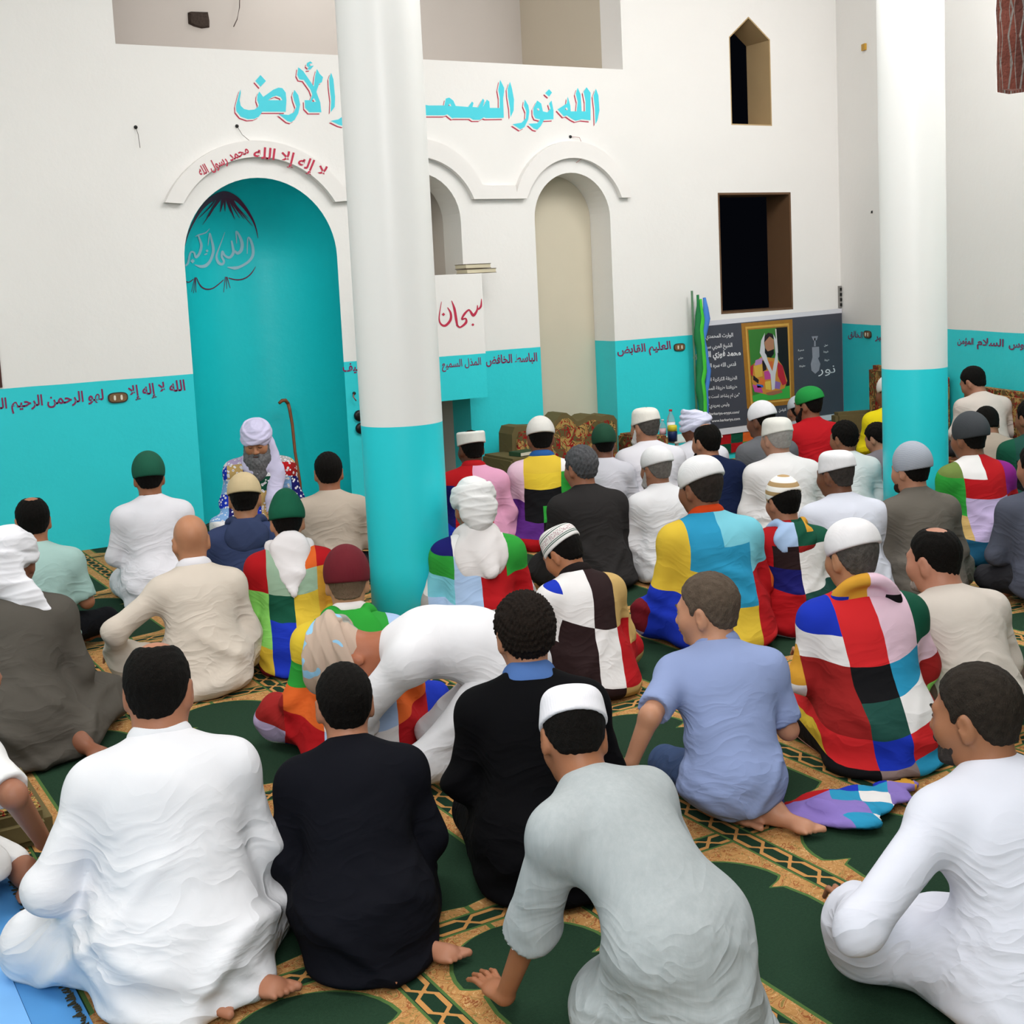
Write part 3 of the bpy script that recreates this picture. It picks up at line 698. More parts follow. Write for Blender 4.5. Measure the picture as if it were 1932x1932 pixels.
meta(ban, 'dark grey banner with white writing and a gold-framed portrait, hung under the window', 'banner')
cl = box('hanging_cloth', (8.02, D-.02, .06), (8.62, D-.008, .25), patch_mat([['r', 'G', 'o', 'g'], ['G', 'r', 'g', 'o']]), None)
pa = cl.data.attributes.new('patch', 'FLOAT_VECTOR', 'POINT')
for i_, v in enumerate(cl.data.vertices): pa.data[i_].vector = ((v.co.x-8.02)/.15, (.25-v.co.z)/.1, 0)
meta(cl, 'strip of red, green and orange patchwork cloth below the banner', 'cloth')
# flags
def flag(name, pts, rs, c, label, flat=.45):
    m_ = fabric(c, fold=.5); me = tube_mesh(name, pts, rs, m_, 14)
    for v in me.vertices:
        t = v.co.z; v.co.x += .008*math.sin(t*26+v.co.y*60)
    o = link(name, me); return o
fr = empty('flag', (7.70, D-.10, 0)); 
link('flag_pole', tube_mesh('flag_pole', [(0, 0, 0), (.0, .02, 1.64)], .011, plain('green_pole', '5b7f63', .5), 10), fr)
for nm, c_, x_, z0_, z1_, w_ in (('flag_cloth', '2f7f4c', .02, .42, 1.60, .030), ('flag_cloth', '4fcb45', .055, .40, 1.56, .034)):
    o = flag(nm, [(x_+.012*math.sin(i*1.3), -.03, z1_-(z1_-z0_)*i/12) for i in range(13)], [w_*(.35+.65*min(1, i/3))*(1 if i < 11 else .8) for i in range(13)], c_, None); o.parent = fr
meta(fr, 'furled bright green flag on a pole leaning on the wall left of the banner', 'flag')
fr = empty('flag', (7.80, D-.12, 0))
link('flag_pole', tube_mesh('flag_pole', [(0, 0, 0), (-.02, .05, 1.60)], .010, plain('brown_pole', '6b4f38', .5), 10), fr)
o = flag('flag_cloth', [(.0+.02*math.sin(i*1.1), -.01, 1.57-1.17*i/12) for i in range(13)], [.012, .03, .036, .034, .022, .026, .03, .028, .026, .024, .026, .024, .015], '4f86d8', None); o.parent = fr
meta(fr, 'furled light blue flag standing between green flag and banner', 'flag')

# ------------------------------------------------------------------ furniture along the walls
def floral():
    t = NT('floral_upholstery', .85, .1); v = t.obj(); n = t.noise(7, 1.5, v, .5, 1.6); n2 = t.noise(9, 1, t.scale(v, (1.3, 1, .8)), .5, 2.2)
    c_ = t.mix(t.math('GREATER_THAN', n, .50), lin('5f5636'), lin('a98c52'))
    c_ = t.mix(t.math('LESS_THAN', t.math('ABSOLUTE', t.math('SUBTRACT', n2, .5)), .035), c_, lin('8c1f1f'))
    c_ = t.mix(t.math('LESS_THAN', t.math('ABSOLUTE', t.math('SUBTRACT', n, .56)), .014), c_, lin('4a4528'))
    t.col(c_); t.l(t.bump(t.noise(200, 2, v), .2, .002), t.b.inputs['Normal']); return t.m
M_FLOR = floral(); M_OLV = fabric('6b6040', fold=.2)
sf = empty('sofa', (6.1, 9.1, 0)); so = np.array([6.1, 9.1, 0])
prof = [(966, 880), (966, 820), (971, 806), (985, 803), (1000, 804), (1040, 803), (1050, 791), (1060, 780), (1069, 779), (1079, 786), (1088, 795), (1098, 792), (1110, 784), (1122, 782), (1135, 786), (1148, 782), (1158, 784), (1164, 792), (1166, 880)]
wp = [ony(x, y, 9.30) for x, y in prof]; wp = [(p[0]-so[0], p[2]) for p in wp]; wp[0] = (wp[0][0], .0); wp[-1] = (wp[-1][0], .0)
o = extrude_poly('backrest', wp, [], 9.30-so[1], 9.52-so[1], M_OLV, sf)
cxs = sum(p[0] for p in wp)/len(wp)
wi = [(cxs+(x-cxs)*.93, (z-.045 if z > .05 else .02)) for x, z in wp]
extrude_poly('back_panel', wi, [], 9.275-so[1], 9.301-so[1], M_FLOR, sf)
def ubox(name, lo, hi, mat, par, o_, bev=.02):
    lo = [lo[i]-o_[i] for i in range(3)]; hi = [hi[i]-o_[i] for i in range(3)]; return box(name, lo, hi, mat, par, bev)
ubox('seat', (5.50, 8.75, 0), (6.62, 9.28, .20), M_FLOR, sf, so); ubox('armrest', (5.27, 8.95, 0), (5.50, 9.45, .385), M_OLV, sf, so); ubox('armrest', (6.66, 8.95, 0), (6.86, 9.45, .42), M_FLOR, sf, so)
ubox('armrest_panel', (5.262, 8.94, .02), (5.50, 8.952, .34), M_FLOR, sf, so, 0)
meta(sf, 'floor sofa with wavy olive and red floral backrest in front of the tall arched recess', 'sofa')
bk = empty('book', (5.47, 9.10, .386), .2)
box('cover', (-.10, -.07, 0), (.10, .07, .035), plain('green_book_cover', '2f4a30', .5), bk, .003); box('pages', (-.094, -.072, .005), (.102, .062, .030), plain('paper_pages', 'd8d2c0', .8), bk)
meta(bk, 'thick dark green book lying on the left armrest of the sofa', 'book')
def papers(name, px, py, z, w_, l_, rz, c, label, cat='paper'):
    p = onz(px, py, z); o = box(name, (-w_/2, -l_/2, 0), (w_/2, l_/2, .006), plain('paper_'+c, c, .7), None); o.location = (p[0], p[1], z); o.rotation_euler = (0, 0, rz); meta(o, label, cat); return o
# books on the pulpit
for i_, (x0, x1, z_, lb, dx) in enumerate(((5.21, 5.49, 1.886, 'lower pale book lying on the edge of the pulpit box', .04), (5.20, 5.44, 1.926, 'upper pale book lying on top of the other on the pulpit box', 0))):
    r_ = empty('book', (x0, BY+.02, z_)); W_ = x1-x0
    box('cover', (0, 0, 0), (W_, .19, .004), plain('brown_book_cover', '5a4a38', .5), r_); box('cover', (0, 0, .034), (W_, .19, .038), plain('brown_book_cover', '5a4a38', .5), r_)
    box('pages', (.004, .004, .004), (W_-.004, .186, .034), plain('cream_pages', 'd6ccb0', .8), r_); meta(r_, lb, 'book', 'pale books on the pulpit box')
# low table with bottles
tb = empty('low_table', (7.2, 9.2, 0))
box('table_top', (-.24, -.2, .33), (.30, .2, .35), plain('white_table', 'e4e2dc', .4), tb, .004)
for sx in (-.2, .26):
    for sy in (-.17, .17): box('leg', (sx-.012, sy-.012, 0), (sx+.012, sy+.012, .33), plain('white_table', 'e4e2dc', .4), tb)
meta(tb, 'small white low table holding bottles between white-bearded man and the flags', 'table')
def clear_mat():
    t = NT('clear_plastic', .1, .5); t.b.inputs['Transmission Weight'].default_value = .85; t.b.inputs['IOR'].default_value = 1.2; t.col(lin('e6edf2')); return t.m
M_CL = clear_mat()
def bottle(px, py, h_, r_, capc, labc, lb):
    p = ony(px, py, 9.12); o = empty('bottle', (p[0], 9.12, .351))
    lathe('bottle_body', [(r_, 0), (r_, h_*.62), (r_*.8, h_*.75), (r_*.35, h_*.88), (r_*.35, h_*.95)], M_CL, 20, parent=o)
    lathe('cap', [(r_*.42, h_*.94), (r_*.42, h_)], plain('cap_'+capc, capc, .4), 16, parent=o)
    lathe('label', [(r_*1.02, h_*.3), (r_*1.02, h_*.58)], plain('lab_'+labc, labc, .5), 20, parent=o)
    meta(o, lb, 'bottle', 'bottles on the low table')
bottle(1266, 800, .27, .036, 'c02a30', 'e8e8ee', 'tallest clear bottle with red cap on the low table'); bottle(1250, 800, .19, .03, 'c8c8d0', 'd8b0b8', 'smaller clear bottle at the left of the low table')
o = lathe('jar', [(.04, 0), (.042, .08), (.03, .1)], plain('dark_blue_jar', '22305c', .3), 20, (0, 0, 0)); p = ony(1268, 830, 9.05); o.location = (p[0], 9.04, .351); lathe('lid', [(.041, .09), (.041, .13), (.036, .14)], plain('yellow_lid', 'd8cc3a', .4), 20, parent=o); meta(o, 'dark blue jar with a yellow lid in front of the bottles', 'jar')
f_ = None
# cane in the niche
cn = empty('walking_cane', (3.87, 10.0, 0)); M_CANE = plain('brown_cane_wood', '8a4a22', .4, .4, var=.3, sc=12)
pts = [(0.0, 0, 0), (.004, .03, .25), (-.006, .07, .5), (.002, .11, .72), (-.004, .13, .84), (-.012, .135, .895), (-.035, .135, .925), (-.065, .13, .925), (-.095, .125, .905)]
link('shaft', tube_mesh('shaft', pts[:6], [.010, .012, .0125, .013, .014, .015], M_CANE, 12), cn); link('handle', tube_mesh('handle', pts[5:], [.015, .016, .015, .012], M_CANE, 12), cn)
meta(cn, 'brown wooden cane with a hooked handle leaning inside the turquoise niche', 'cane')
cu = box('seat_cushion', (2.97, 8.62, 0), (3.95, 9.62, .085), fabric('3d4030', fold=.3), None, .03); meta(cu, 'dark green seat cushion under the bearded man at the niche', 'cushion')
# side wall sofas
RZ2 = lambda a: np.array([[math.cos(a), -math.sin(a), 0], [math.sin(a), math.cos(a), 0], [0, 0, 1]])
def rw_box(name, a0, a1, d0, d1, z0, z1, mat, parent, bev=.03):
    o = box(name, (a0, d0, z0), (a1, d1, z1), mat, parent, bev); return o
for a0, a1, zt, lb in ((.95, 2.3, .86, 'floral sofa against the side wall, mostly hidden behind the right column'), (2.72, 3.75, .79, 'floral sofa against the side wall at the right edge')):
    r_ = empty('sofa', tuple(RWO)); r_.rotation_euler = (0, 0, math.atan2(RWU[1], RWU[0]))
    # local x runs along the wall, local -y points into the room
    s_ = -1 if np.dot(RZ2(math.atan2(RWU[1], RWU[0]))@np.array([0, 1, 0]), RWN) < 0 else 1
    def lb_(n, x0, x1, y0, y1, z0, z1, m_, bev=.03):
        ys = sorted((s_*y0, s_*y1)); box(n, (x0, ys[0], z0), (x1, ys[1], z1), m_, r_, bev)
    lb_('backrest', a0, a1, .03, .17, .0, zt, M_FLOR, .04); lb_('seat', a0, a1, .17, .48, .0, .22, M_FLOR); lb_('armrest', a0-.16, a0-.01, .05, .48, 0, .42, M_OLV)
    meta(r_, lb, 'sofa', 'floral sofas along the side wall')
# lower left: mats, cushion, booklet
mt = box('foam_mat', (.47, -1.4, -.0035), (.60, 4.36, .006), plain('blue_foam', '4f92cf', .6, var=.05), None); meta(mt, 'darker blue foam mat strip along the carpet edge', 'mat')
mt = box('foam_mat', (.26, -1.4, -.0035), (.468, 4.12, .009), plain('light_blue_foam', '79b4ee', .6, var=.05), None); meta(mt, 'lighter blue foam mat at the lower left corner, outside the darker one', 'mat')
fc = empty('floor_cushion', (.40, 4.75, 0)); box('cushion_base', (-.42, -.32, 0), (.36, .30, .115), M_OLV, fc, .03); box('floral_top', (-.40, -.27, .108), (.33, .28, .128), M_FLOR, fc, .008)
meta(fc, 'olive floor cushion with floral red top at the left edge', 'cushion')
papers('booklet', 208, 1338, .001, .20, .13, .3, '7fb0e0', 'light blue booklet on the carpet behind the bald man', 'booklet')
papers('paper_sheet', 200, 1328, .008, .16, .07, .3, 'e2e4e6', 'white sheet lying over the light blue booklet')
papers('paper_sheet', 955, 897, .001, .22, .15, .8, 'e6e6ea', 'white sheet of paper on the carpet in front of the sofa armrest')
# carpet fringe
rf = random.Random(8); V = []; F = []
for i in range(520):
    y = -1.2+i*.0106; x = .588+rf.uniform(-.004, .004); L_ = rf.uniform(.012, .026); a = rf.uniform(-.5, .5); b = len(V); w_ = .0018
    ex, ey = x-L_*math.cos(a), y+L_*math.sin(a)
    V += [(x, y-w_, .008), (x, y+w_, .008), (ex, ey+w_, .009), (ex, ey-w_, .009)]; V += [(x, y-w_, .014), (x, y+w_, .014), (ex, ey+w_, .0115), (ex, ey-w_, .0115)]
    F += [(b+4, b+5, b+6, b+7), (b, b+3, b+2, b+1), (b, b+1, b+5, b+4), (b+2, b+3, b+7, b+6), (b+1, b+2, b+6, b+5), (b+3, b, b+4, b+7)]
o = add_mesh('carpet_fringe', V, F, plain('dark_fringe', '4a4636', .9, .1, var=.6, sc=60)); meta(o, 'dark fringe along the left edge of the carpet', 'fringe', kind='stuff')
# ------------------------------------------------------------------ organic shapes: smooth unions of rounded forms, meshed
BIG = 1.0
def smin(a, b, k):
    h = np.maximum(k-np.abs(a-b), 0)/k
    return np.minimum(a, b)-h*h*k*.25
class Field:
    def __init__(s, lo, hi, h):
        s.h = h; s.lo = np.array(lo, float); s.n = np.ceil((np.array(hi)-s.lo)/h).astype(int)+1
        s.F = np.full(tuple(s.n), BIG, np.float32)
        s.ax = [(s.lo[i]+np.arange(s.n[i])*h).astype(np.float32) for i in range(3)]
    def _sl(s, lo, hi, m):
        out = []
        for i in range(3):
            a = max(0, int((lo[i]-m-s.lo[i])/s.h)); b = min(s.n[i], int((hi[i]+m-s.lo[i])/s.h)+2)
            if b <= a: return None
            out.append(slice(a, b))
        return tuple(out)
    def _put(s, sl, d, k, op):
        A = s.F[sl]
        if op == 'add': s.F[sl] = smin(A, d, k)
        elif op == 'cut': s.F[sl] = -smin(-A, d, k)
        elif op == 'and': s.F[sl] = -smin(-A, -d, k)
    def grid(s, sl): return s.ax[0][sl[0]][:, None, None], s.ax[1][sl[1]][None, :, None], s.ax[2][sl[2]][None, None, :]
    def cone(s, a, b, ra, rb, k=.03, op='add', flat=None):
        a = np.array(a, float); b = np.array(b, float); r = max(ra, rb)
        sl = s._sl(np.minimum(a, b)-r, np.maximum(a, b)+r, .05+k*.3)
        if sl is None: return
        X, Y, Z = s.grid(sl); ba = b-a; L = max(float(ba@ba), 1e-9)
        px, py, pz = X-a[0], Y-a[1], Z-a[2]
        t = np.clip((px*ba[0]+py*ba[1]+pz*ba[2])/L, 0, 1)
        qx, qy, qz = px-t*ba[0], py-t*ba[1], pz-t*ba[2]
        if flat is not None:
            n, f = flat; q = qx*n[0]+qy*n[1]+qz*n[2]; e = (f-1)*q
            qx, qy, qz = qx+e*n[0], qy+e*n[1], qz+e*n[2]
        d = np.sqrt(qx*qx+qy*qy+qz*qz)-(ra+t*(rb-ra))
        s._put(sl, d.astype(np.float32), k, op)
    def ell(s, c, r, R=None, k=.03, op='add'):
        c = np.array(c, float); r = np.array(r, float); R = np.eye(3) if R is None else R
        ext = np.sqrt(((R*r[None, :])**2).sum(1))
        sl = s._sl(c-ext, c+ext, .05+k*.3)
        if sl is None: return
        X, Y, Z = s.grid(sl); px, py, pz = X-c[0], Y-c[1], Z-c[2]
        q = [(px*R[0, i]+py*R[1, i]+pz*R[2, i]) for i in range(3)]
        k0 = np.sqrt(sum((q[i]/r[i])**2 for i in range(3)))+1e-6
        k1 = np.sqrt(sum((q[i]/r[i]**2)**2 for i in range(3)))+1e-6
        s._put(sl, (k0*(k0-1)/k1).astype(np.float32), k, op)
    def torus(s, c, R, ra, rb, r, k=.02, op='add', fl=1.0, wav=0):
        """elliptic ring (ra x rb) of tube radius r in the plane of R's first two columns"""
        c = np.array(c, float); m = max(ra, rb)+r
        sl = s._sl(c-m, c+m, .03)
        if sl is None: return
        X, Y, Z = s.grid(sl); px, py, pz = X-c[0], Y-c[1], Z-c[2]
        q = [(px*R[0, i]+py*R[1, i]+pz*R[2, i]) for i in range(3)]
        rad = np.sqrt((q[0]/ra)**2+(q[1]/rb)**2)+1e-6
        dist = (rad-1)*(ra+rb)/2
        d = np.sqrt(dist**2+(q[2]*fl)**2)-r
        s._put(sl, d.astype(np.float32), k, op)
    def plane(s, p, n, k=.01, op='cut'):
        """op cut removes the side the normal points to"""
        X, Y, Z = s.grid((slice(None),)*3)
        d = -((X-p[0])*n[0]+(Y-p[1])*n[1]+(Z-p[2])*n[2])
        s._put((slice(None),)*3, d.astype(np.float32), k, op)
    def mesh(s):
        s.F[0] = BIG; s.F[-1] = BIG; s.F[:, 0] = BIG; s.F[:, -1] = BIG; s.F[:, :, 0] = BIG; s.F[:, :, -1] = BIG
        g = vdb.FloatGrid(BIG); g.copyFromArray(s.F); p, q = g.convertToQuads(0.0)
        return p.astype(np.float64)*s.h+s.lo, q.astype(np.int32)
def clean(V, Q, h):
    """drop the small loose islands a cut may leave"""
    return V, Q
def normals(V, Q):
    a = V[Q[:, 2]]-V[Q[:, 0]]; b = V[Q[:, 3]]-V[Q[:, 1]]; n = np.cross(a, b)
    N = np.zeros_like(V)
    for i in range(4): np.add.at(N, Q[:, i], n)
    return N/(np.linalg.norm(N, axis=1, keepdims=True)+1e-9)
def ridges(V, seed, amp, freqs=None, sharp=1.6):
    """cloth folds: sparse curved ridges in varying directions"""
    r = np.random.RandomState(seed)
    w = V+.045*np.stack([np.sin(V[:, 1]*8+r.rand()*6+V[:, 2]*6), np.sin(V[:, 0]*7+r.rand()*6+V[:, 2]*6), np.sin(V[:, 0]*9+V[:, 1]*5+r.rand()*6)], 1)
    if freqs is not None:
        out = np.zeros(len(V))
        for fx, fy, fz in freqs:
            for j in range(2):
                d = np.array([fx*(r.rand()*2-1)*1.3, fy*(r.rand()*2-1)*1.3, fz*(.7+.5*r.rand())]); out += (1-np.abs(np.sin(w@d+r.rand()*6)))**sharp
        return (out/(len(freqs)*2)-.35)*amp
    out = np.zeros(len(V))
    for j in range(7):
        sx = r.choice([-1, 1]); d = np.array([sx*(6+8*r.rand()), (r.rand()-.5)*10, 9+11*r.rand()])
        g = np.array([(r.rand()-.5)*6, (r.rand()-.5)*5, (r.rand()-.5)*7])
        gate = np.clip(np.sin(w@g+r.rand()*6)*1.6, 0, 1)
        out += gate*np.exp(-((np.sin((w@d)*.5+r.rand()*6))/.26)**2)
    return (out-.6)*amp
def Rx(a): c, s = math.cos(a), math.sin(a); return np.array([[1, 0, 0], [0, c, -s], [0, s, c]])
def Ry(a): c, s = math.cos(a), math.sin(a); return np.array([[c, 0, s], [0, 1, 0], [-s, 0, c]])
def Rz(a): c, s = math.cos(a), math.sin(a); return np.array([[c, -s, 0], [s, c, 0], [0, 0, 1]])
rad = math.radians
A = lambda *v: np.array(v, float)

# ------------------------------------------------------------------ head wear, hair, beards (made once, in the head's own frame)
_hc = {}
def head_part(key):
    if key in _hc: return _hc[key]
    h = .0042; kind = key[0]
    f = Field((-.2, -.26, -.34), (.2, .22, .26), h)
    seed = 1; amp = 0; attrs = False
    if kind == 'hair':
        style = key[1]
        th = dict(short=.008, curly=.017, thick=.013, buzz=.0035, ring=.007, crown=.007)[style]
        f.ell((0, -.014, .036), (.076, .094, .088), k=.001)
        f.cone((0, -.018, -.03), (0, -.062, -.11), .056, .056, k=.035)
        f.ell((0, .030, -.025), (.062, .060, .083), k=.03)
        X, Y, Z = f.grid((slice(None),)*3)
        lim = np.interp(Y[0, :, 0], [-.14, -.055, -.038, -.014, .008, .020, .030, .036, .060, .085, .11], [-.050, -.050, -.034, .014, .012, -.010, -.010, .026, .046, .074, .078])[None, :, None]
        hl = Z-lim-.10*np.clip(np.abs(X)-.045, 0, 1)*(Y < -.03)
        m_ = np.clip(hl/.022, -1.2, 1)
        def spot(c_, r_): return np.clip((np.sqrt(((X-c_[0])/r_[0])**2+((Y-c_[1])/r_[1])**2+((Z-c_[2])/r_[2])**2)-1)/.22, -1.2, 1)
        if style == 'ring': m_ = np.minimum(m_, np.minimum(spot((0, .035, .135), (.046, .085, .050)), spot((0, .11, .08), (.065, .05, .07))))
        if style == 'crown': m_ = np.minimum(m_, spot((0, -.030, .138), (.040, .050, .036)))
        f.F = (f.F-np.minimum(th*np.maximum(m_, 0)+np.where(hl < 0, .045, .010)*np.minimum(m_, 0), th)).astype(np.float32)
        f.F = np.where(f.F < -.9, f.F, f.F)
        V, Q = f.mesh(); N = normals(V, Q); r = np.random.RandomState(3)
        a = dict(curly=.0035, thick=.0022).get(style, .0010)
        fr = 260 if style == 'curly' else 170
        nz = sum(np.sin(V@(r.randn(3)*fr)+r.rand()*6) for _ in range(6))/3
        V = V+N*(nz*a)[:, None]-N*.0006
    elif kind == 'beard':
        big = key[1]
        if big == 'long':
            f.ell((0, .075, -.10), (.066, .048, .06), k=.03); f.ell((0, .098, -.165), (.062, .040, .085), k=.04); f.cone((0, .10, -.20), (0, .10, -.27), .045, .02, k=.04)
            for sx in (-1, 1): f.cone((sx*.070, .02, -.03), (sx*.058, .06, -.10), .016, .034, k=.03)
        elif big == 'full':
            f.ell((0, .072, -.098), (.050, .038, .042), k=.03)
            for sx in (-1, 1): f.cone((sx*.068, .018, -.02), (sx*.045, .06, -.088), .011, .024, k=.025)
        else:
            f.ell((0, .066, -.090), (.046, .035, .032), k=.03)
            for sx in (-1, 1): f.cone((sx*.058, .020, -.040), (sx*.042, .058, -.082), .008, .019, k=.025)
        for sx in (-1, 1): f.cone((sx*.006, .103, -.047), (sx*.028, .092, -.058), .007, .005, k=.01)
        f.ell((0, .112, -.064), (.020, .02, .0055), k=.006, op='cut')
        V, Q = f.mesh(); N = normals(V, Q); r = np.random.RandomState(5)
        nz = sum(np.sin((V*A(1, 1, .25))@(r.randn(3)*200)+r.rand()*6) for _ in range(6))/3
        V = V+N*(nz*.0022)[:, None]
    elif kind == 'cap':
        st = key[1]
        if st == 'knit':      # close dome
            f.ell((0, -.016, .042), (.090, .108, .105), k=.001); f.plane((0, 0, .020), (0, -.22, -1), k=.006)
            f.ell((0, -.012, .028), (.083, .101, .04), k=.004, op='cut'); 
        elif st == 'beanie':
            f.ell((0, -.020, .045), (.092, .112, .112), k=.001); f.plane((0, 0, .002), (0, -.12, -1), k=.006)
        elif st == 'peaked':
            f.ell((0, -.016, .042), (.091, .109, .098), k=.001); f.ell((0, -.02, .12), (.05, .055, .05), k=.05); f.plane((0, 0, .012), (0, -.15, -1), k=.006)
        elif st == 'flat':    # straight-sided kufi with a soft flat crown
            X, Y, Z = f.grid((slice(None),)*3)
            sz = 1-np.clip(Z-.035, 0, 1)*1.5
            d = (np.sqrt((X/.090)**2+((Y+.016)/.108)**2)-sz)*.09
            dt = Z+.20*(X*X+Y*Y)*14*.5-.132+0*X
            q = -smin(-d, -(dt+0*d), .034)
            q = -smin(-q, -((.0-Z)+0*q), .001)
            f._put((slice(None),)*3, q.astype(np.float32), .001, 'add')
            f.plane((0, 0, .026), (0, -.18, -1), k=.004)
        elif st == 'round':   # taller rounded cap
            f.ell((0, -.016, .036), (.093, .111, .070), k=.001); f.ell((0, -.02, .082), (.080, .094, .062), k=.05); f.plane((0, 0, .022), (0, -.22, -1), k=.006)
        elif st == 'pill':
            X, Y, Z = f.grid((slice(None),)*3)
            rr = np.sqrt((X/.091)**2+((Y+.014)/.110)**2)
            q = -smin(-((rr-1)*.09+0*Z), -(np.abs(Z-.068)-.05)+0*rr, .016)
            f._put((slice(None),)*3, q.astype(np.float32), .001, 'add'); f.plane((0, 0, .03), (0, -.15, -1), k=.003)
        V, Q = f.mesh()
    elif kind == 'turban':
        st = key[1]
        f.ell((0, -.016, .045), (.090, .108, .098), k=.001)
        rs = np.random.RandomState(7)
        for i in range(6):
            R = Rx(rad(-14+rs.randn()*8))@Ry(rad((-1)**i*(8+4*rs.rand())))
            f.torus((0, -.018, .034+i*.009), R, .093-i*.003, .111-i*.003, .016, k=.005, fl=.8)
        if st == 'wide':
            for i in range(4): f.torus((0, -.02, .035+i*.022), Rx(rad(-10+6*i))@Ry(rad(-16+11*i)), .104-.008*i, .120-.008*i, .023, k=.007)
        f.ell((0, .085, -.035), (.062, .06, .062), k=.01, op='cut')
        if st in ('tail', 'drape'):
            f.cone((0, -.09, .03), (.0, -.12, -.06), .055, .05, k=.03)
        if st == 'tail':
            f.cone((0, -.11, -.02), (.07, -.14, -.12), .055, .06, k=.04, flat=((0, 1, 0), 1.9)); f.cone((.07, -.14, -.12), (.15, -.13, -.2), .055, .035, k=.04, flat=((0, 1, 0), 2.2))
        if st == 'drape':
            f.ell((0, -.10, -.01), (.085, .06, .07), k=.03)
        f.plane((0, 0, -.33), (0, 0, -1))
        V, Q = f.mesh(); N = normals(V, Q)
        V = V+N*ridges(V, 11, .006, ((40, 30, 60),), 1.5)[:, None]
    _hc[key] = (V, Q, {}); return _hc[key]
def head_mesh_obj(name, key, mat, parent, HM):
    k = ('obj', key, mat.name)
    if k not in _hc:
        V, Q, _ = head_part(key); _hc[k] = mesh_np(name, V, Q, mat)
    o = link(name, _hc[k], parent); o.matrix_local = HM; return o

# ------------------------------------------------------------------ materials for people
def skin_mat(c):
    k = ('skin', c)
    if k in _mc: return _mc[k]
    t = NT('skin', .5, .35); v = t.obj(); c0 = lin(c)
    d = (c0[0]*.78, c0[1]*.68, c0[2]*.66, 1)
    t.col(t.mix(t.noise(9, 4, v), c0, d)); t.b.inputs['Subsurface Weight'].default_value = .08
    t.b.inputs['Subsurface Radius'].default_value = (.02, .008, .004)
    t.l(t.bump(t.noise(160, 3, v), .12, .002), t.b.inputs['Normal'])
    _mc[k] = t.m; return t.m
def hair_mat(c, c2=None):
    k = ('hair', c, c2)
    if k in _mc: return _mc[k]
    t = NT('hair', .75, .12); v = t.obj()
    t.col(t.mix(t.noise(70, 3, t.scale(v, (1, .5, 1))), lin(c), lin(c2 or c)))
    t.l(t.bump(t.noise(210, 3, t.scale(v, (1, 1, .5)), .7), .9, .008), t.b.inputs['Normal'])
    _mc[k] = t.m; return t.m
def knit_mat(c, kind='knit', c2=None):
    k = ('knit', c, kind, c2)
    if k in _mc: return _mc[k]
    t = NT('cap_cloth', .85, .2); v = t.obj(); c0 = lin(c)
    if kind == 'stripes':
        sp = t.n('ShaderNodeSeparateXYZ'); t.l(v, sp.inputs[0])
        s = t.math('GREATER_THAN', t.math('SINE', t.math('MULTIPLY', t.math('ADD', sp.outputs[2], t.math('MULTIPLY', sp.outputs[1], -.35)), 125)), .15)
        t.col(t.mix(s, c0, lin(c2)))
    elif kind == 'lines':
        sp = t.n('ShaderNodeSeparateXYZ'); t.l(v, sp.inputs[0])
        s = t.math('GREATER_THAN', t.math('SINE', t.math('MULTIPLY', t.math('ADD', sp.outputs[2], t.math('MULTIPLY', sp.outputs[0], .5)), 900)), .1)
        t.col(t.mix(s, c0, lin(c2)))
    elif kind == 'band':
        sp = t.n('ShaderNodeSeparateXYZ'); t.l(v, sp.inputs[0])
        zz = t.math('ADD', sp.outputs[2], t.math('MULTIPLY', sp.outputs[1], .18))
        def bnd(a, b): return t.math('MULTIPLY', t.math('GREATER_THAN', zz, a), t.math('LESS_THAN', zz, b))
        wv = t.n('ShaderNodeTexVoronoi', Scale=170.0); t.l(v, wv.inputs['Vector'])
        dots = t.math('MULTIPLY', bnd(.060, .088), t.math('LESS_THAN', wv.outputs['Distance'], .42))
        c_ = t.mix(dots, c0, lin('a8828a')); c_ = t.mix(bnd(.043, .048), c_, lin(c2)); c_ = t.mix(bnd(.052, .056), c_, lin(c2)); c_ = t.mix(bnd(.094, .099), c_, lin(c2)); c_ = t.mix(bnd(.106, .109), c_, lin(c2))
        t.col(c_)
    else:
        t.col(t.mix(t.noise(30, 3, v), c0, tuple(x*.85 for x in c0[:3])+(1,)))
    if kind == 'knit' or kind == 'lines':
        wv = t.n('ShaderNodeTexWave', Scale=60.0, Distortion=2.0, Detail=1.0); t.l(v, wv.inputs['Vector'])
        t.l(t.bump(wv.outputs['Fac'], .12, .002), t.b.inputs['Normal'])
    else:
        t.l(t.bump(t.noise(14, 3, v), .35, .01), t.b.inputs['Normal'])
    _mc[k] = t.m; return t.m

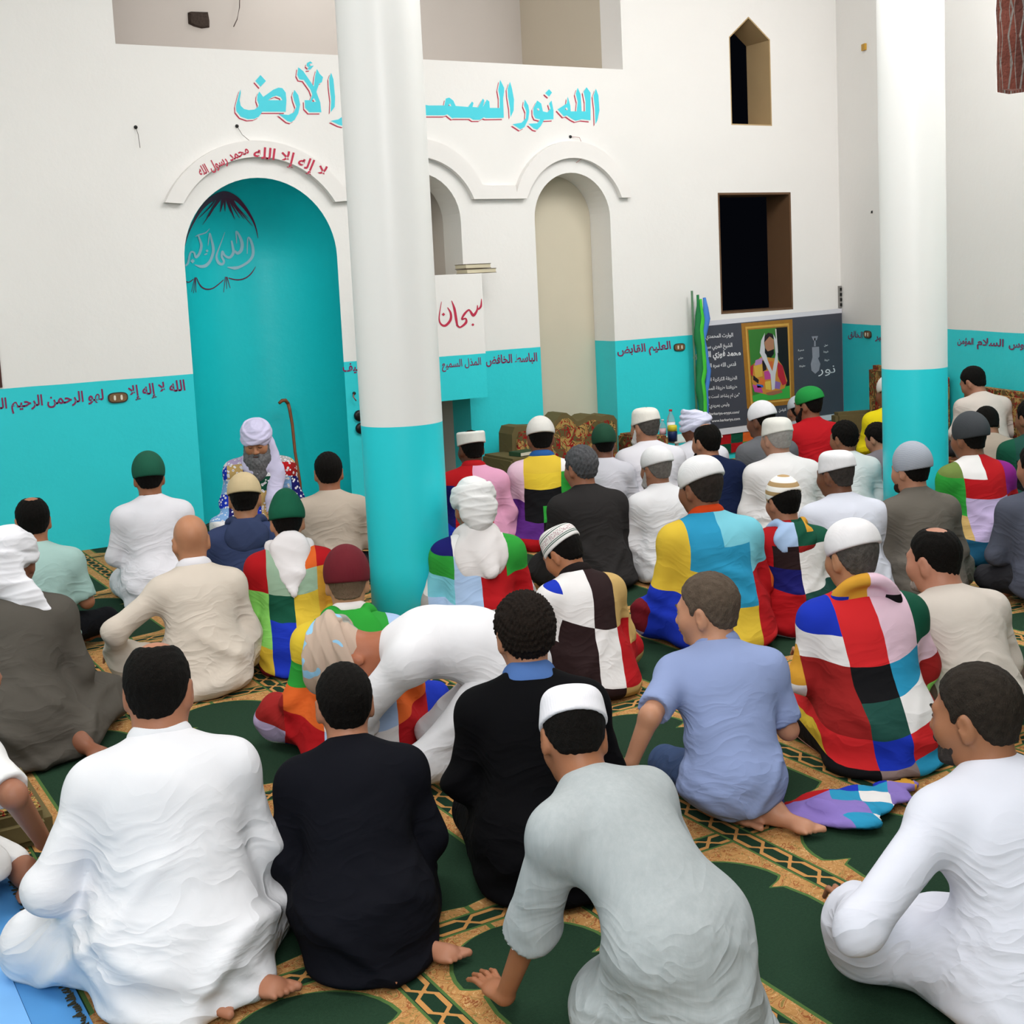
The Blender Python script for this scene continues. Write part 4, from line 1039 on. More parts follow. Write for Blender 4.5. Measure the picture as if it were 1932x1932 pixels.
def blotch(cs):
    k = ('blotch',)+tuple(cs)
    if k in _mc: return _mc[k]
    t = NT('printed_cloth', .85, .1); v = t.obj(); n = t.noise(11, 1.5, t.scale(v, (.6, 1.2, 1.2)), .5, .8); n2 = t.noise(9, 1, t.scale(v, (1.4, .7, 1)), .5, .5)
    c_ = t.mix(t.math('GREATER_THAN', n, .58), lin(cs[0]), lin(cs[1])); c_ = t.mix(t.math('GREATER_THAN', n2, .60), c_, lin(cs[2])); t.col(c_)
    _mc[k] = t.m; return t.m
def floral_print(m):
    # small white and dark blossoms printed over the sewn squares
    t = m.node_tree; b = t.nodes['Principled BSDF']; src = b.inputs['Base Color'].links[0].from_socket
    tc = t.nodes.new('ShaderNodeTexCoord'); vo = t.nodes.new('ShaderNodeTexVoronoi'); vo.inputs['Scale'].default_value = 42
    t.links.new(tc.outputs['Object'], vo.inputs['Vector'])
    def thr(sock, v, op):
        n = t.nodes.new('ShaderNodeMath'); n.operation = op; t.links.new(sock, n.inputs[0]); n.inputs[1].default_value = v; return n.outputs[0]
    def mx(f, a, c):
        n = t.nodes.new('ShaderNodeMix'); n.data_type = 'RGBA'; t.links.new(f, n.inputs[0]); t.links.new(a, n.inputs[6]); n.inputs[7].default_value = c; return n.outputs[2]
    o = mx(thr(vo.outputs['Distance'], .36, 'LESS_THAN'), src, (.75, .74, .78, 1)); o = mx(thr(vo.outputs['Distance'], .13, 'LESS_THAN'), o, (.03, .03, .12, 1))
    t.links.new(o, b.inputs['Base Color']); return m
# ------------------------------------------------------------------ the seated figure
SHEIKH = A(3.3, 8.9)
HSC = 1.07
def skeleton(P):
    pose = P.get('pose', 'cross'); le = P.get('lean', 12); le = le+3 if not isinstance(le, tuple) else le; b = P.get('bulk', 1.0); side = P.get('side', 0)
    zp = dict(cross=.13, kneel=.17, up=.36)[pose] + P.get('raise', 0)
    L = le if isinstance(le, (tuple, list)) else (le*.5, le, le*1.6)
    def d(a): return Ry(rad(side))@A(0, math.sin(rad(a)), math.cos(rad(a)))
    k = {}
    k['pel'] = A(0, 0, zp); k['waist'] = k['pel']+.14*d(L[0]); k['chest'] = k['waist']+.165*d(L[1]); k['c7'] = k['chest']+.15*d(L[2])
    nb = P.get('bow', L[2]*.7+6); hp = P.get('pitch', 6); nt = P.get('tilt', 0)
    k['skull'] = k['c7']+P.get('neckl', .058)*d(nb)
    HR = Rz(rad(P.get('hyaw', 0)))@Rx(-rad(hp))@Ry(rad(nt))
    k['HROT'] = HR; k['head'] = k['skull']+HR@A(0, .02, .082)*HSC
    T = Ry(rad(side))@Rx(-rad(L[2])); k['T'] = T; k['Tc'] = Ry(rad(side))@Rx(-rad(L[1])); k['Tw'] = Ry(rad(side))@Rx(-rad(L[0]))
    for i, s in ((0, -1), (1, 1)):
        n = 'LR'[i]
        sh = k['c7']+T@A(s*.163*b**.6, .015, -.082); k['S'+n] = sh
        E = P.get('E'+n); W_ = P.get('W'+n)
        if E is None: E = A(sh[0]*1.0+s*.070, sh[1]*.7+.03, max(.18, sh[2]-.225))
        if W_ is None:
            W_ = A(s*.17, .27, .25 if pose == 'cross' else .33)
        k['E'+n] = np.array(E, float); k['W'+n] = np.array(W_, float)
        if pose == 'cross':
            k['H'+n] = A(s*.10, .02, .14); k['K'+n] = A(s*.32, .26, .115); k['A'+n] = A(-s*.11, .27, .065); k['F'+n] = A(-s*.22, .22, .045)
        elif pose == 'kneel':
            k['H'+n] = A(s*.10, .0, .16); k['K'+n] = A(s*.17, .38, .085); k['A'+n] = A(s*.10, -.03, .065); k['F'+n] = A(s*.055, -.17, .03)
        else:
            k['H'+n] = A(s*.10, .0, zp); k['K'+n] = A(s*.17, .30, .09); k['A'+n] = A(s*.12, -.12, .07); k['F'+n] = A(s*.10, -.27, .045)
        for q in ('K', 'A', 'F', 'H'):
            if P.get(q+n) is not None: k[q+n] = np.array(P[q+n], float)
    return k
def torso(f, k, P, o):
    b = P.get('bulk', 1.0); bl = P.get('belly', b)
    f.ell(k['pel']+A(0, 0, .01), (.165*b+o, .135*b+o, .125+o), k['Tw'], k=.05)
    f.ell(k['waist']+k['Tw']@A(0, .015, -.01), (.150*bl+o, .118*bl+o, .14+o), k['Tw'], k=.06)
    f.ell(k['chest']+k['Tc']@A(0, .012, -.01), (.162*b+o, .112*b+o, .155+o), k['Tc'], k=.06)
    f.ell(k['c7']+k['T']@A(0, .02, -.095), (.150*b+o, .085*b+o, .075+o), k['T'], k=.05)
    for n in 'LR':
        f.cone(k['c7']+k['T']@A(0, .01, -.012), k['S'+n]+A(0, 0, .0), .050+o, .050+o, k=.06)
        f.ell(k['S'+n]+A(0, 0, -.012), (.054+o, .058+o, .062+o), k=.04)
def hand(f, E, W_, s, P, n):
    d = W_-E; d /= np.linalg.norm(d)+1e-9
    if P.get('flat'+n): d = np.array(P['flat'+n], float); d /= np.linalg.norm(d); nn = A(0, 0, 1)
    else:
        dn = A(d[0]*.5, d[1]+.3, d[2]*.4-.1); d = dn/np.linalg.norm(dn); nn = A(0, 0, 1)
    lat = np.cross(d, nn); lat /= np.linalg.norm(lat); nn = np.cross(lat, d); lat = lat*s
    R = np.stack([lat, d, nn], 1)
    c = W_+d*.05
    f.cone(W_, c, .026, .03, k=.02, flat=(nn, 1.5))
    f.ell(c, (.041, .048, .017), R, k=.015)
    for j, (lx, ln) in enumerate(((-.031, .072), (-.011, .082), (.010, .078), (.030, .062))):
        a = c+lat*lx*.9+d*.035; spread = lat*lx*.35
        m_ = a+d*ln*.55+spread*.6+nn*.004; e = m_+d*ln*.48+spread*.5-nn*(.012 if P.get('flat'+n) else .03)
        f.cone(a, m_, .0095, .0085, k=.006); f.cone(m_, e, .0085, .007, k=.004)
    a = W_+d*.02-lat*.028; m_ = a-lat*.030+d*.032-nn*.004; e = m_+d*.032-lat*.006-nn*.004
    f.cone(a, m_, .013, .011, k=.012); f.cone(m_, e, .011, .008, k=.004)
def foot(f, Ank, Tip, up=A(0, 0, 1)):
    d = Tip-Ank; d[2] *= .3; d /= np.linalg.norm(d)+1e-9; lat = np.cross(d, up); lat /= np.linalg.norm(lat)+1e-9
    h_ = Ank-d*.035+A(0, 0, -.012)
    f.cone(Ank, h_, .036, .032, k=.03); b_ = Ank+d*.12+A(0, 0, -.02); b_[2] = max(b_[2], .026)
    f.cone(h_, b_, .031, .026, k=.03); f.ell(b_, (.044, .040, .019), np.stack([lat, d, up], 1), k=.02)
    sd = 1 if P_side(Ank) else -1
    for j in range(5):
        r_ = (.0125, .0095, .0090, .0085, .0080)[j]; a = b_-lat*sd*(.033-.0165*j)+d*(.026-.003*j)
        f.cone(a, a+d*(.030-.004*j)+A(0, 0, -.002), r_*.9, r_, k=.003)
P_side = lambda p: p[0] > 0
def head_sdf(f, k, P):
    R = k['HROT']; c = k['head']
    hz_ = HSC*P.get('hs', 1.0)
    def g(x, y, z): return c+R@A(x, y, z)*hz_
    class fs_:
        @staticmethod
        def ell(c_, r_, R_=None, k=.03, op='add'): f0.ell(c_, np.array(r_)*hz_, R_, k*hz_, op)
        @staticmethod
        def cone(a_, b_, ra, rb, k=.03): f0.cone(a_, b_, ra*hz_, rb*hz_, k*hz_)
    f0 = f; f = fs_
    hh = P.get('cheek', 1.0)
    f.ell(g(0, -.014, .036), (.076, .094, .088), R, k=.02)
    f.ell(g(0, .030, -.025), (.062*hh, .060, .083), R, k=.04)
    f.ell(g(0, .040, -.080), (.046*hh, .044, .034), R, k=.035)
    f.cone(g(-.035, .078, .022), g(.035, .078, .022), .013, .013, k=.02)
    for s in (-1, 1):
        f.ell(g(s*.042, .055, -.028), (.028*hh, .032, .032), R, k=.03)
        f.ell(g(s*.031, .096, .004), (.016, .013, .010), R, k=.012, op='cut')
        f.ell(g(s*.031, .080, .004), (.0135, .0135, .0105), R, k=.003)
        Re = R@Rz(rad(-s*18))@Rx(rad(-8))
        f.ell(g(s*.080, -.010, -.006), (.0085, .019, .033), Re, k=.008)
        f.ell(g(s*.090, -.004, -.002), (.0065, .010, .019), Re, k=.005, op='cut')
        f.ell(g(s*.079, -.006, -.034), (.006, .009, .010), R, k=.006)
        f.ell(g(s*.013, .098, -.036), (.009, .010, .008), R, k=.008)
    f.cone(g(0, .090, .006), g(0, .108, -.030), .0085, .0125, k=.012)
    f.ell(g(0, .094, -.056), (.024, .013, .0065), R, k=.008); f.ell(g(0, .092, -.068), (.021, .013, .0065), R, k=.006)
    f.ell(g(0, .108, -.062), (.022, .010, .0018), R, k=.003, op='cut')
    f.ell(g(0, .078, -.093), (.020, .018, .014), R, k=.02)
    nr = P.get('neck', 1.0)
    f.cone(g(0, -.018, -.03), k['c7']+k['T']@A(0, .018, -.02), .056*nr, .064*nr, k=.035)
def body_mesh(P, k, h):
    f = Field((-.62, -.55, -.01), (.62, .95, 1.15), h)
    torso(f, k, P, -.012); head_sdf(f, k, P)
    for i, n in enumerate('LR'):
        s = (-1, 1)[i]
        f.cone(k['S'+n], k['E'+n], .047, .037, k=.03); f.cone(k['E'+n], k['W'+n], .037, .025, k=.02)
        hand(f, k['E'+n], k['W'+n], s, P, n)
        f.cone(k['H'+n], k['K'+n], .078, .055, k=.03); f.cone(k['K'+n], k['A'+n], .052, .036, k=.02)
        foot(f, k['A'+n], k['F'+n])
    f.plane((0, 0, .003), (0, 0, -1), k=.004)
    return f.mesh()
def cloth_mesh(P, k, h):
    typ = P.get('wear', 'robe'); b = P.get('bulk', 1.0); pose = P.get('pose', 'cross')
    f = Field((-.66, -.55, -.01), (.66, .95, 1.1), h)
    o = .016 if typ != 'shirt' else .011
    sl = P.get('sleeve', 1.0)
    def trim(e, dr, r):
        dr = dr/np.linalg.norm(dr); u = np.cross(dr, A(.3, .2, 1)); u /= np.linalg.norm(u); v = np.cross(dr, u)
        f.ell(e+dr*r*.95, (r*1.25, r*1.25, r*.95), np.stack([u, v, dr], 1), k=.006, op='cut')
    for i, n in enumerate('LR'):
        S, E, W_ = k['S'+n], k['E'+n], k['W'+n]
        if sl < .5:
            e = S+(E-S)*sl*2; fl_ = P.get('flare', .062); f.cone(S, e, .066, fl_, k=.05); trim(e, E-S, fl_)
        elif sl < .75:
            fl_ = P.get('flare', .060); f.cone(S, E, .066, fl_, k=.05); e = E+(W_-E)*(sl-.5)*1.2; f.cone(E, e, fl_, fl_+.004, k=.02); trim(e, W_-E, fl_)
        else:
            wd = P.get('cuff', .044); e = E+(W_-E)*.93; f.cone(S, E, .064, .054, k=.055); f.cone(E, e, .053, wd, k=.04); trim(e, W_-E, wd)
    torso(f, k, P, o)
    if typ == 'robe':
        for i, n in enumerate('LR'):
            f.cone(k['H'+n], k['K'+n], .105*b**.5, .085, k=.09); 
            e = k['K'+n]+(k['A'+n]-k['K'+n])*.9
            f.cone(k['K'+n], e, .08, .07, k=.08)
        if pose == 'cross':
            f.ell((0, .19, .09), (.24, .20, .085), k=.08); f.ell((0, -.03, .06), (.22*b, .17*b, .085), k=.08)
        elif pose == 'kneel':
            f.ell((0, -.06, .12), (.19*b, .17, .14), k=.09); f.ell((0, .15, .10), (.22, .26, .11), k=.08)
            f.ell((0, -.10, .03), (.20*b, .16, .05), k=.06)
        else:
            f.ell((0, -.03, k['pel'][2]*.5), (.19*b, .19, k['pel'][2]*.55), k=.1); f.ell((0, .12, .12), (.22, .22, .13), k=.1)
            f.ell((0, -.08, .04), (.23*b, .24, .06), k=.08)
    else:
        # hem of the shirt over the hips
        f.ell(k['pel']+A(0, -.005, -.015), (.185*b, .155*b, .11), k['Tw'], k=.05)
        if pose == 'cross': f.ell((0, .12, .12), (.2, .14, .07), k=.06)
        f.plane((0, 0, P.get('hem', .045)), (0, 0, -1), k=.01)
    # neckline
    nl = P.get('neckline', 0)
    nb = k['c7']+k['T']@A(0, .02, .052-nl)
    up = k['T']@A(0, .25, 1); up /= np.linalg.norm(up)
    f.ell(nb+up*.05, (.085+nl*.6, .085+nl*.6, .055), k['T'], k=.012, op='cut')
    if P.get('collar'):
        f.torus(k['c7']+k['T']@A(0, .018, .022), k['T']@Rx(rad(-12)), .066, .068, .012, k=.014, fl=.55)
    # sides between arm and body stay open in front; floor
    f.plane((0, 0, .004), (0, 0, -1), k=.004)
    V, Q = f.mesh(); N = normals(V, Q)
    amp = P.get('fold', .011)
    zt = k['c7'][2]
    low = np.clip((zt-.16-V[:, 2])/(zt-.35), 0, 1)
    V2 = V+N*(ridges(V, P['seed'], amp)*(.10+.95*low))[:, None]
    V2[:, 2] = np.maximum(V2[:, 2], .003)
    return V2, Q
def trousers_mesh(P, k, h):
    f = Field((-.6, -.5, -.01), (.6, .85, .6), h)
    f.ell(k['pel']+A(0, 0, -.01), (.168*P.get('bulk', 1), .135*P.get('bulk', 1), .10), k=.04)
    for n in 'LR':
        f.cone(k['H'+n], k['K'+n], .092, .066, k=.04); f.cone(k['K'+n], k['K'+n]+(k['A'+n]-k['K'+n])*.88, .064, .05, k=.03)
    f.plane((0, 0, .004), (0, 0, -1), k=.004)
    V, Q = f.mesh(); N = normals(V, Q)
    V = V+N*ridges(V, P['seed']+5, .007)[:, None]; V[:, 2] = np.maximum(V[:, 2], .003)
    return V, Q
def hood_mesh(P, k, h, style):
    f = Field((-.4, -.5, .2), (.4, .4, 1.1), h); T = k['T']; c = k['c7']
    def g(x, y, z): return c+T@A(x, y, z)
    if style == 'point':
        f.cone(g(0, -.070, -.01), g(0, -.118, -.25), .105, .020, k=.02, flat=(T@A(0, 1, 0), 2.4))
        for s in (-1, 1): f.cone(g(s*.095, -.01, .02), g(s*.03, -.105, -.15), .038, .03, k=.04, flat=(T@A(0, 1, 0), 1.5))
        f.torus(g(0, .015, .015), T@Rx(rad(-14)), .088, .080, .022, k=.03)
    elif style == 'round':
        f.ell(g(0, -.085, -.085), (.125, .045, .105), T, k=.03); f.torus(g(0, .012, .010), T@Rx(rad(-14)), .096, .086, .026, k=.04)
        f.ell(g(0, -.075, .055), (.062, .05, .045), T, k=.03, op='cut')
    elif style == 'bunch':
        for i in range(4):
            f.torus(g(.0, -.004-.014*i, .012-.017*i), T@Rx(rad(-16-6*i))@Ry(rad(-6+5*i)), .084+.009*i, .080+.011*i, .024, k=.014)
        f.cone(g(-.09, .02, -.02), g(-.12, .07, -.10), .04, .03, k=.03); f.ell(g(0, -.060, -.015), (.10, .042, .045), T, k=.03)
    elif style == 'drape':
        f.ell(g(.01, -.07, -.11), (.135, .05, .15), T@Ry(rad(12)), k=.03); f.torus(g(0, .012, .012), T@Rx(rad(-14)), .094, .084, .028, k=.04)
        f.cone(g(.02, -.10, -.02), g(.05, -.12, -.22), .07, .035, k=.04, flat=(T@A(0, 1, 0), 1.8))
    elif style == 'scarf':
        f.torus(g(0, .03, .02), T@Rx(rad(-18)), .080, .095, .026, k=.02); f.torus(g(.01, .04, -.0), T@Rx(rad(-26)), .092, .11, .022, k=.02)
        Y = T@A(0, 1, 0)
        f.cone(g(-.07, .02, .14), g(-.12, .09, -.08), .045, .06, k=.03, flat=(Y, 1.4)); f.cone(g(-.12, .09, -.08), g(-.09, .19, -.24), .06, .055, k=.03, flat=(Y, 1.5)); f.cone(g(-.09, .19, -.24), g(-.05, .26, -.42), .05, .03, k=.03, flat=(Y, 1.5))
        f.cone(g(-.06, .08, -.06), g(.07, .09, -.04), .035, .03, k=.04)
    f.ell(g(0, .02, .09), (.064, .066, .085), T, k=.012, op='cut')
    V, Q = f.mesh(); N = normals(V, Q)
    V = V+N*ridges(V, P['seed']+9, .007, ((18, 14, 26),), 1.4)[:, None]
    return V, Q
def person(P):
    px = P['px']
    if px[1] < 960 and P.get('pose', 'cross') == 'cross' and 'KL' not in P:
        P['KL'], P['KR'] = A(-.27, .19, .115), A(.27, .19, .115); P.setdefault('AL', A(.09, .19, .065)); P.setdefault('AR', A(-.09, .19, .065)); P['FL'] = A(.20, .15, .045); P['FR'] = A(-.20, .15, .045)
        if 'WL' not in P: P['WL'], P['WR'] = A(-.13, .20, .23), A(.13, .20, .23)
    k = skeleton(P); hloc = k['head']
    hw = P.get('hw'); s = P.get('s')
    if s is None:
        base = P.get('hm', .180)*HSC; s = 1.0
        for _ in range(12):
            H_ = onz(px[0], px[1], s*hloc[2]+P.get('lift', 0)); s_ = (hw/FOC*depth(H_)/base) if hw else 1
            s = .5*s+.5*min(1.10, max(.88, s_))
    Hd = onz(px[0], px[1], s*hloc[2]+P.get('lift', 0))
    tx, ty = P.get('look', SHEIKH)
    psi = math.atan2(-(tx-Hd[0]), ty-Hd[1])+rad(P.get('off', 0))
    az = math.atan2(Hd[0], Hd[1])
    if 'b' in P: psi = -az+rad(P['b'])
    if 'h' in P: P['hyaw'] = P['h']-math.degrees(psi+az)
    k = skeleton(P); hloc = k['head']
    o2 = Hd[:2]-(Rz(psi)[:2, :2]@(s*hloc[:2]))
    org = A(o2[0], o2[1], P.get('lift', 0))
    def to_local(w): return Rz(-psi)@(np.array(w)-org)/s
    for n in 'LR':
        for q in ('W', 'E', 'K', 'A', 'F'):
            pk = P.get(q+n+'w')
            if pk is not None: P[q+n] = to_local(onz(*pk))
    k = skeleton(P)
    dist = depth(Hd); near = dist < 4.6
    h = .0085 if dist < 3.9 else (.0105 if dist < 5.5 else .0135)
    hb = .0055 if dist < 3.9 else (.007 if dist < 5.5 else .0085)
    if P.get('fine'): hb = P['fine']
    root = empty('person', tuple(org), psi); root.scale = (s, s, s)
    meta(root, P['label'], 'person')
    V, Q = body_mesh(P, k, hb); link('body', mesh_np('body', V, Q, skin_mat(P.get('skin', 'b98262'))), root)
    V, Q = cloth_mesh(P, k, h)
    rows = P.get('patch'); attrs = None
    if rows:
        nc = len(rows[0]); cw = P.get('cw', .15); rh = P.get('rh', .13); tl = rad(P.get('ptilt', 0))
        top = k['c7'][2]-.0
        zz = (top-V[:, 2])+.35*np.abs(V[:, 0])*0+np.clip(V[:, 1], -.3, .6)*.25
        xx = V[:, 0]*(1+.0*zz)
        u = (xx*math.cos(tl)+zz*math.sin(tl))/cw+nc/2; v = (zz*math.cos(tl)-xx*math.sin(tl))/rh+P.get('pv0', .35)
        attrs = {'patch': np.stack([u, v, 0*u], 1)}; mat = patch_mat(rows)
        if P.get('print'): floral_print(mat)
    else: mat = fabric(P.get('cloth', 'e8e8ea'), fold=P.get('bf', .55), streak=P.get('streak'))
    nm = dict(robe='robe', shirt='shirt').get(P.get('wear', 'robe'), 'robe')
    if rows: nm = 'patchwork_robe'
    link(nm, mesh_np(nm, V, Q, mat, attrs=attrs), root)
    if P.get('wear') == 'shirt':
        V, Q = trousers_mesh(P, k, h); link('trousers', mesh_np('trousers', V, Q, fabric(P.get('trousers', '26282e'))), root)
    HM = Matrix.Identity(4); R = k['HROT']; hs = HSC*P.get('hs', 1.0)
    for i in range(3):
        for j in range(3): HM[i][j] = R[i, j]*hs
        HM[i][3] = k['head'][i]
    hc = P.get('haircol', ('16120f', '2a2320'))
    if P.get('hair'): head_mesh_obj('hair', ('hair', P['hair']), hair_mat(*hc), root, HM)
    if P.get('beard'): head_mesh_obj('beard', ('beard', P['beard']), hair_mat(*P.get('beardcol', hc)), root, HM)
    if P.get('cap'):
        cp = P['cap']; m_ = knit_mat(*cp[1:]); CM = HM.copy()
        if P.get('captilt'): CM = HM @ Matrix.Rotation(rad(P['captilt']), 4, 'X')
        head_mesh_obj('prayer_cap', ('cap', cp[0]), m_, root, CM)
    if P.get('turban'):
        tc = P['turban'][1]; tm = fabric(tc, fold=.4) if isinstance(tc, str) else blotch(tc)
        head_mesh_obj('turban', ('turban', P['turban'][0]), tm, root, HM)
    if P.get('hood'):
        st, c = P['hood'][:2]; V, Q = hood_mesh(P, k, h*.8, st); nmh = 'scarf' if st == 'scarf' else 'hood'
        if isinstance(c, list):
            u = (V[:, 0]-V[:, 0].min())/(np.ptp(V[:, 0])+1e-6)*len(c[0]); v = (V[:, 2].max()-V[:, 2])/(np.ptp(V[:, 2])+1e-6)*len(c)
            link(nmh, mesh_np(nmh, V, Q, patch_mat(c), attrs={'patch': np.stack([u, v, 0*u], 1)}), root)
        else: link(nmh, mesh_np(nmh, V, Q, fabric(c, fold=.4)), root)
    if P.get('tail'):
        f = Field((-1, -1, -.01), (1, 1, .3), .011)
        for (xa, ya, za, xb, yb, zb, r1, r2) in P['tail']:
            f.cone(to_local(onz(xa, ya, za)), to_local(onz(xb, yb, zb)), r1, r2, k=.03, flat=((0, 0, 1), 3.4))
        f.plane((0, 0, .003), (0, 0, -1), k=.002)
        V, Q = f.mesh(); N = normals(V, Q); V = V+N*ridges(V, 77, .022, ((30, 26, 10), (20, 34, 8)), 1.5)[:, None]; V[:, 2] = np.maximum(V[:, 2], .002)
        link('robe_tail', mesh_np('robe_tail', V, Q, patch_mat([['k','r','b','O','v','r','l','b'],['r','b','c','v','O','r','r','l'],['v','c','w','v','v','w','r','l'],['v','v','c','w','w','w','r','l'],['v','c','w','w','p','w','r','l']]), attrs={'patch': np.stack([(V[:, 0]+.42)/.105+.4*np.sin(V[:, 1]*9), (V[:, 1].max()-V[:, 1])/.075, 0*V[:, 0]], 1)}), root)
    if P.get('collarc'):
        f = Field((-.3, -.4, .2), (.3, .4, 1.1), .006); T = k['T']
        f.torus(k['c7']+T@A(0, .012, .020), T@Rx(rad(-14)), .074, .072, .015, k=.02, fl=.5)
        if P.get('collarw'): f.ell(k['c7']+T@A(0, -.045, -.02), (.085, .045, .05), T, k=.03)
        f.ell(k['c7']+T@A(0, .02, .08), (.062, .064, .085), T, k=.008, op='cut')
        V, Q = f.mesh(); link('collar', mesh_np('collar', V, Q, fabric(P['collarc'], fold=.3)), root)
    if P.get('beads'):
        pts = []
        for i in range(41):
            a = 2*PI*i/40; pts.append(tuple(k['c7']+k['T']@(Rx(rad(-20))@A(.073*math.cos(a), .02+.080*math.sin(a)-.004, .022))))
        link('necklace', tube_mesh('necklace', pts, .0045, plain('brown_beads', '4a2a1c', .4), 6), root)
    if P.get('face'):
        for s_ in (-1, 1):
            if P.get('face') != 'closed':
                bm = bmesh.new(); bmesh.ops.create_uvsphere(bm, u_segments=16, v_segments=10, radius=.0118)
                o = link('eye', bm_mesh('eye', bm, plain('eye_white', 'd9d2ca', .2), True), root); o.matrix_local = HM @ Matrix.Translation((s_*.031, .0812, .004))
                bm = bmesh.new(); bmesh.ops.create_uvsphere(bm, u_segments=12, v_segments=8, radius=.006)
                o2_ = link('iris', bm_mesh('iris', bm, plain('dark_iris', '1c120c', .15), True), o); o2_.location = (0, .0085, 0)
            br = tube_mesh('eyebrow', [(s_*.014, .094, .022), (s_*.028, .096, .027), (s_*.045, .084, .022)], [.004, .0045, .002], hair_mat(*hc), 8)
            o = link('eyebrow', br, root); o.matrix_local = HM
            if P.get('face') == 'closed':
                o = link('eyelashes', tube_mesh('eyelashes', [(s_*.020, .0925, .002), (s_*.031, .095, -.002), (s_*.043, .088, .001)], .0016, plain('lashes', '1a1210'), 6), root); o.matrix_local = HM
        o = link('lips', tube_mesh('lips', [(-.021, .094, -.063), (-.008, .1045, -.060), (.008, .1045, -.060), (.021, .094, -.063)], [.002, .0042, .0042, .002], plain('lip_skin', '8a4f44', .4), 8), root); o.matrix_local = HM
    return root, k, s, psi
